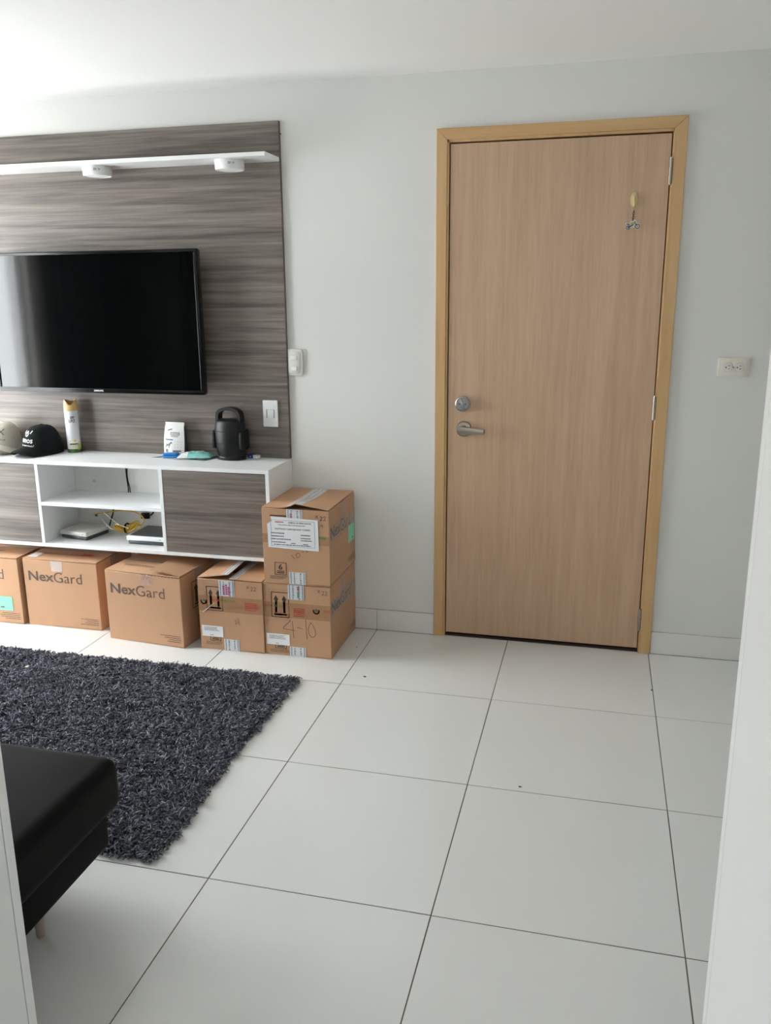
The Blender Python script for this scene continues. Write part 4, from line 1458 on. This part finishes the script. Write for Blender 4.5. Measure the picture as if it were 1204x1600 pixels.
def rrect(x0, x1, z0, z1, r, rl=None):
    P = []
    for cx_, cz_, a0, rr in ((x1 - r, z1 - r, 0, r), (x0 + (rl or r), z1 - (rl or r), 1, rl or r), (x0 + (rl or r), z0 + (rl or r), 2, rl or r), (x1 - r, z0 + r, 3, r)):
        P += [(cx_ + rr * math.cos((a0 + k / 6) * PI / 2), 0, cz_ + rr * math.sin((a0 + k / 6) * PI / 2)) for k in range(7)]
    return P


mk('cover_plate', G().prism(rrect(-0.0285, 0.0405, -0.0575, 0.0575, 0.014, 0.002), (0, -0.010, 0), (0, 0, 0)), WARMP, s2, bevel=0.004, seg=3, angle=0.9)
mk('inner_plate', G().prism(rrect(-0.0275, 0.0275, -0.047, 0.047, 0.010, 0.002), (0, -0.0125, 0), (0, -0.009, 0)), WARMP, s2, bevel=0.0015, seg=2, angle=0.9)
for z in (0.020, -0.026):
    mk('switch_button', G().prism([(-0.0125, 0, z - 0.009), (0.0155, 0, z - 0.009), (0.0155, 0, z + 0.009), (-0.0125, 0, z + 0.009)], (0, -0.0175, 0), (0, -0.0120, 0)), pm('button_plastic', (0.80, 0.79, 0.76), 0.3, var=0.01), s2, bevel=0.0015)
ou = thing('wall_outlet', 'ivory double socket on the wall beside the door', 'outlet', (1.4385, -0.0002, 1.2155))
mk('cover_plate', G().box(-0.0590, 0.0590, -0.0065, 0.0, -0.0360, 0.0360), IVORYP, ou, bevel=0.003, seg=2)
for cx_ in (-0.0205, 0.0205):
    ov = []
    for k in range(28):
        a = 2 * PI * k / 28
        x_, z_ = 0.0172 * math.cos(a), 0.0172 * math.sin(a)
        ov.append((cx_ + max(-0.0142, min(0.0142, x_)), 0, z_))
    fcp = mk('socket_face', G().prism(ov, (0, -0.0082, 0), (0, -0.0055, 0)), pm('socket_plastic', (0.70, 0.70, 0.65), 0.3, var=0.01), ou, bevel=0.0008, seg=1)
    mk('socket_rim', G().tube([(p[0], -0.0066, p[2]) for p in ov] + [(ov[0][0], -0.0066, ov[0][2])], 0.0007, 5), GREYP, fcp)
    g = G()
    g.box(cx_ - 0.001, cx_ + 0.0068, -0.0086, -0.0080, 0.0048, 0.0066).box(cx_ + 0.0002, cx_ + 0.0062, -0.0086, -0.0080, -0.0068, -0.0048)
    g.lathe([(0.0026, 0.0078), (0.0026, 0.0087), (0.0005, 0.0087)], 14, o=(cx_ - 0.0085, 0, -0.0006), ax='y')
    mk('socket_slot', g, GLOSSB, fcp)
mk('plate_screw', G().lathe([(0.0026, 0.006), (0.0024, 0.0076), (0.0005, 0.0078)], 12, o=(0, 0, 0), ax='y'), GREYP, ou)
nl = thing('wall_nail', 'tiny rusty nail beside the top corner of the grey panel', 'nail', (-0.387, -0.0002, 2.143))
mk('nail_head', G().lathe([(0.0030, 0.008), (0.0030, 0.0105), (0.001, 0.011)], 12, ax='y'), LEGWOOD, nl)
mk('nail_shank', G().lathe([(0.0014, 0.0), (0.0014, 0.0085)], 10, ax='y'), LEGWOOD, nl)

# ------------------------------------------------------------------ hook and charm on the door
hk = thing('adhesive_hook', 'small cream oval stick-on hook high on the door', 'hook', (1.029, -0.0046, 1.842))
ov = [(0.0145 * math.cos(2 * PI * k / 28), 0, 0.0255 * math.sin(2 * PI * k / 28)) for k in range(28)]
mk('hook_plate', G().prism(ov, (0, -0.006, 0), (0, -0.0002, 0)), HOOKC, hk, bevel=0.002)
g = G().tube(spline([(0.0, -0.004, 0.010), (0.0, -0.009, -0.006), (0.001, -0.012, -0.020), (0.001, -0.018, -0.026), (0.001, -0.024, -0.020), (0.001, -0.025, -0.012)]), 0.0042, 8)
mk('hook_arm', g, HOOKC, hk, smooth=True)
kc = thing('key_charm', 'small motorbike charm hanging on a chain from the door hook', 'key ring', (1.030, -0.0225, 1.752))
g = G()
g.tube([(0.001 + 0.010 * math.cos(a), 0.001, 0.0640 + 0.010 * math.sin(a) - 0.004) for a in [2 * PI * k / 20 for k in range(21)]], 0.0014, 6)
mk('key_loop', g, HOOKC, kc, smooth=True)
g = G()
for k in range(5):
    zc = 0.046 - 0.0075 * k
    g.tube([((0.0036 if k % 2 else 0.001) * math.cos(a) - 0.001 * k * 0.4, (0.001 if k % 2 else 0.0036) * math.cos(a), zc + 0.0055 * math.sin(a)) for a in [2 * PI * j / 12 for j in range(13)]], 0.0011, 5)
mk('chain', g, pm('dark_chain', (0.14, 0.11, 0.08), 0.4, metal=0.8, var=0.1), kc, smooth=True)
out = [(-0.028, -0.012), (-0.025, -0.020), (-0.017, -0.022), (-0.010, -0.016), (0.004, -0.011), (0.008, -0.019), (0.017, -0.021), (0.025, -0.015), (0.026, -0.005), (0.020, 0.003), (0.012, 0.006), (0.008, 0.016), (0.002, 0.017), (-0.002, 0.010), (-0.008, 0.013), (-0.012, 0.008), (-0.014, 0.001), (-0.024, 0.006), (-0.028, 0.003), (-0.024, -0.004)]
ch = mk('charm_plate', G().prism([(x, 0, z) for x, z in out], (0, -0.0015, 0), (0, 0.0015, 0)), ACRYL, kc, bevel=0.0006, seg=1)
g = G()
for cx_, cz_, r_ in ((-0.0185, -0.0125, 0.0062), (0.0155, -0.0085, 0.0078)):
    g.tube([(cx_ + r_ * math.cos(a), -0.0022, cz_ + r_ * math.sin(a)) for a in [2 * PI * k / 18 for k in range(19)]], 0.0016, 6)
    g.tube([(cx_ - 0.001, -0.0022, cz_), (cx_ + 0.001, -0.0022, cz_)], 0.0022, 6)
g.tube([(-0.0185, -0.0022, -0.0125), (-0.006, -0.0022, -0.006), (0.004, -0.0022, 0.002)], 0.0022, 6)
g.tube([(-0.024, -0.0022, 0.001), (-0.012, -0.0022, -0.003)], 0.0018, 6)
g.tube([(0.004, -0.0022, 0.010), (0.0155, -0.0022, -0.0085)], 0.0016, 6)
mk('bike_print', g, SLATE, ch)
g = G().tube([(-0.010, -0.0020, 0.002), (-0.001, -0.0020, 0.003), (0.004, -0.0020, 0.0)], [0.003, 0.0042, 0.003], 8)
mk('bike_tank', g, LIMEG, ch, smooth=True)

# ------------------------------------------------------------------ rug
rug = thing('shag_rug', 'dark charcoal shaggy rug on the white tile floor', 'rug', (-1.25, -1.18, 0))
RX0, RX1, RY0, RY1 = -2.35 + 1.25, -0.172 + 1.25, -1.768 + 1.18, -0.590 + 1.18


def rug_edge(y):
    """right edge of the rug in local x at local y"""
    tt = (y - RY0) / (RY1 - RY0)
    return RX1 + 0.005 * math.sin(tt * 9.0) + 0.012 * math.exp(-((tt - 0.09) / 0.07) ** 2) - 0.012 * math.exp(-(tt / 0.035) ** 2)


ye = [RY0 + (RY1 - RY0) * k / 40 for k in range(41)]
outl = [(RX0, RY0 + 0.012, 0), *[(rug_edge(y) - 0.014, min(max(y, RY0 + 0.012), RY1 - 0.012), 0) for y in ye], (RX0, RY1 - 0.012, 0)]
mk('rug_backing', G().prism(outl, (0, 0, 0.0004), (0, 0, 0.007)), RUGBACK, rug)
N = 88000
px = rng.uniform(RX0, RX1 + 0.01, N)
py = rng.uniform(RY0, RY1, N)
ee = np.interp(py, ye, [rug_edge(y) for y in ye])
keep = px < ee
px, py = px[keep], py[keep]
N = len(px)


def field(x, y, ks, seed):
    r2 = np.random.default_rng(seed)
    out = np.zeros_like(x)
    for k in ks:
        for _ in range(4):
            a = r2.uniform(0, 2 * PI)
            out += np.sin(x * k * np.cos(a) + y * k * np.sin(a) + r2.uniform(0, 6.28)) / 2.6
    return out


fx = field(px, py, (60, 110, 190), 1)
fy = field(px, py, (60, 110, 190), 2)
fh = field(px, py, (25, 70, 140), 3)
ex = np.clip(1 - (np.interp(py, ye, [rug_edge(y) for y in ye]) - px) / 0.03, 0, 1)
eb = np.clip(1 - (py - RY0) / 0.03, 0, 1)
et = np.clip(1 - (RY1 - py) / 0.03, 0, 1)
edge = np.maximum(ex, np.maximum(eb, et))
ln = rng.uniform(0.016, 0.026, N) * (1 - 0.35 * edge) * (1 + 0.20 * np.clip(fh, -2, 2))
lean = np.stack([0.75 * fx + rng.normal(0, 0.6, N) + 0.12 + 0.5 * ex, 0.75 * fy + rng.normal(0, 0.6, N) - 0.15 - 0.5 * eb + 0.3 * et, np.zeros(N)], 1)
base = np.stack([px, py, np.full(N, 0.006)], 1)
dirs = lean + np.array([0, 0, 1.0])
dirs /= np.linalg.norm(dirs, axis=1)[:, None]
tip_d = lean * 1.6 + rng.normal(0, 0.55, (N, 3)) + np.array([0, 0, 0.15])
tip_d[:, 2] -= 0.8 * edge
tip_d /= np.linalg.norm(tip_d, axis=1)[:, None]
mid = base + dirs * (ln * 0.55)[:, None]
tip = mid + tip_d * (ln * 0.55)[:, None]
tip[:, 2] = np.maximum(tip[:, 2], 0.0025)
base[:, 2] -= 0.004 * edge
side = np.cross(tip_d, rng.normal(0, 1, (N, 3)))
side /= np.linalg.norm(side, axis=1)[:, None]
sid2 = np.cross(tip_d, side)
rad = rng.uniform(0.0015, 0.0024, N)[:, None]
V = np.zeros((N, 9, 3), np.float32)
for k in range(3):
    a = 2 * PI * k / 3
    off = side * math.cos(a) + sid2 * math.sin(a)
    V[:, k] = base + off * rad * 0.8
    V[:, 3 + k] = mid + off * rad * 1.15
    V[:, 6 + k] = tip + off * rad * 0.75
fl = []
for lv in (0, 3):
    for k in range(3):
        a, b_ = lv + k, lv + (k + 1) % 3
        fl += [(a, b_, b_ + 3), (a, b_ + 3, a + 3)]
fl.append((6, 7, 8))
FL = np.array(fl, np.int32)
FA = (FL[None] + (np.arange(N, dtype=np.int32) * 9)[:, None, None]).reshape(-1)
me = bpy.data.meshes.new('rug_pile')
me.vertices.add(N * 9)
me.vertices.foreach_set('co', V.reshape(-1))
nt_ = len(FA) // 3
me.loops.add(len(FA))
me.loops.foreach_set('vertex_index', FA)
me.polygons.add(nt_)
me.polygons.foreach_set('loop_start', np.arange(0, len(FA), 3, dtype=np.int32))
me.polygons.foreach_set('use_smooth', np.ones(nt_, bool))
me.update(calc_edges=True)
me.materials.append(PILE)
po_ = bpy.data.objects.new('rug_pile', me)
C.objects.link(po_)
po_.parent = rug
po_['kind'] = 'stuff'
cr_ = thing('paper_scrap', 'tiny pale scrap lying on the dark rug', 'scrap', (-1.282, -0.788, 0.030))
mk('scrap_sheet', G().sheet(lambda u, v: Vector(((u - 0.5) * 0.012, (v - 0.5) * 0.016, 0.002 * math.sin(u * 3))), 3, 3, 0.0006), CREAM, cr_)

# ------------------------------------------------------------------ sofa
SXR, SYF = -0.232, -1.862
sf = thing('sofa', 'black velvet sofa with thick seat cushion, cut off at the corner', 'sofa', (SXR, SYF, 0))


def soft_box(nm, x0, x1, y0, y1, z0, z1, bev, par, m=VELVET, puff=0.0, seed=1):
    bm = bmesh.new()
    nx, ny = 14, 12
    g = G().box(x0, x1, y0, y1, z0, z1)
    me = bpy.data.meshes.new(nm)
    me.from_pydata(g.v, [], g.f)
    bm.from_mesh(me)
    bmesh.ops.recalc_face_normals(bm, faces=bm.faces)
    bmesh.ops.bevel(bm, geom=list(bm.edges), offset=bev, segments=5, profile=0.6, affect='EDGES')
    bmesh.ops.subdivide_edges(bm, edges=[e for e in bm.edges if e.calc_length() > 0.12], cuts=10, use_grid_fill=True)
    for v_ in bm.verts:
        u = (v_.co.x - x0) / (x1 - x0)
        w = (v_.co.y - y0) / (y1 - y0)
        t_ = (v_.co.z - z0) / (z1 - z0)
        if t_ > 0.6 and puff:
            v_.co.z += puff * max(0, math.sin(PI * u)) ** 0.6 * max(0, math.sin(PI * w)) ** 0.6
            v_.co.z += 0.0025 * math.sin(v_.co.x * 31 + seed) * math.sin(v_.co.y * 23)
    bm.to_mesh(me)
    bm.free()
    setm(me, m)
    me.polygons.foreach_set('use_smooth', [True] * len(me.polygons))
    o = bpy.data.objects.new(nm, me)
    C.objects.link(o)
    o.parent = par
    return o


soft_box('base', -1.75, 0.0, -0.885, 0.0, 0.115, 0.228, 0.018, sf)
cu1 = soft_box('seat_cushion', -0.88, 0.036, -0.70, 0.020, 0.226, 0.368, 0.038, sf, puff=0.010)
soft_box('seat_cushion', -1.76, -0.885, -0.70, 0.020, 0.226, 0.366, 0.042, sf, puff=0.012, seed=3)
soft_box('backrest', -1.76, 0.0, -0.90, -0.68, 0.228, 0.76, 0.05, sf)
# piping seams of the cushion
g = G().tube([(-0.85, -0.300, 0.3805), (-0.6, -0.302, 0.3815), (-0.30, -0.305, 0.3805), (-0.03, -0.310, 0.3705), (0.010, -0.311, 0.3585), (0.028, -0.311, 0.338)], 0.0018, 6)
mk('cushion_seam', g, SEAM, cu1, smooth=True)
for x, y in ((-0.070, -0.215), (-0.070, -0.80), (-1.68, -0.06), (-1.68, -0.80)):
    mk('leg', G().lathe([(0.010, 0.0005), (0.011, 0.004), (0.017, 0.116)], 18, o=(x, y, 0)), PALELEG, sf, smooth=True)

# ------------------------------------------------------------------ unseen dark curtain and cupboard, added to darken the television reflection
DRAPE = pm('dark_drape', (0.022, 0.024, 0.025), 0.9, spec=0.1, var=0.15, vscale=20)
cu = thing('added_dark_curtain', 'dark drawn-back curtain beside the window, unseen and added to darken the television reflection', 'curtain', (WX + 0.06, -1.60, 0))
mk('drape', G().sheet(lambda u, v: Vector((0.022 * math.sin(u * 60), -u * 1.12, 0.02 + v * 2.22)), 90, 4, 0.004), DRAPE, cu, smooth=True)
mk('curtain_rod', G().tube([(0, 0.05, 2.255), (0, -1.16, 2.255)], 0.012, 10), ALU, cu, smooth=True)
wd = thing('added_tall_cupboard', 'dark tall cupboard behind the sofa, unseen and added to darken the television reflection', 'cupboard', (-2.235, NY + 0.17, 0))
WENGE = pm('dark_cupboard', (0.018, 0.016, 0.015), 0.6, spec=0.2, var=0.15)
mk('cupboard_body', G().box(-0.205, 0.205, -0.165, 0.150, 0.06, 2.05), WENGE, wd, bevel=0.003)
mk('plinth', G().box(-0.195, 0.195, -0.16, 0.13, 0.0, 0.06), WENGE, wd)
for s in (-1, 1):
    dd = mk('cupboard_door', G().box(min(0.002 * s, 0.202 * s), max(0.002 * s, 0.202 * s), 0.1502, 0.168, 0.07, 2.04), WENGE, wd, bevel=0.002)
    mk('handle', G().tube([(0.022 * s, 0.168, 0.95), (0.022 * s, 0.19, 0.96), (0.022 * s, 0.19, 1.09), (0.022 * s, 0.168, 1.10)], 0.005, 8), STEEL, dd, smooth=True)

# ------------------------------------------------------------------ crumbs on the tiles
for x, y, r_, lab in ((0.079, -0.507, 0.0045, 'dark crumb on the floor tile in front of the cartons'), (-0.037, -0.224, 0.0022, 'tiny dark crumb on the tile beside the corner stack'), (0.762, -1.165, 0.0034, 'small dark fleck on the tile in the middle of the floor'), (1.196, -0.372, 0.0036, 'small dark crumb beside the grout line at the door frame')):
    g = G()
    rd = random.Random(int(abs(x) * 1000))
    n = 8
    poly = [(r_ * (1 + 0.35 * rd.uniform(-1, 1)) * math.cos(2 * PI * k / n) * 1.3, r_ * (1 + 0.35 * rd.uniform(-1, 1)) * math.sin(2 * PI * k / n), 0) for k in range(n)]
    g.prism(poly, (0, 0, 0.0002), (0, 0, r_ * 0.8))
    tag(mk('floor_crumb', g, SLATE, None, bevel=r_ * 0.15, loc=(x, y, 0)), lab, 'crumb')
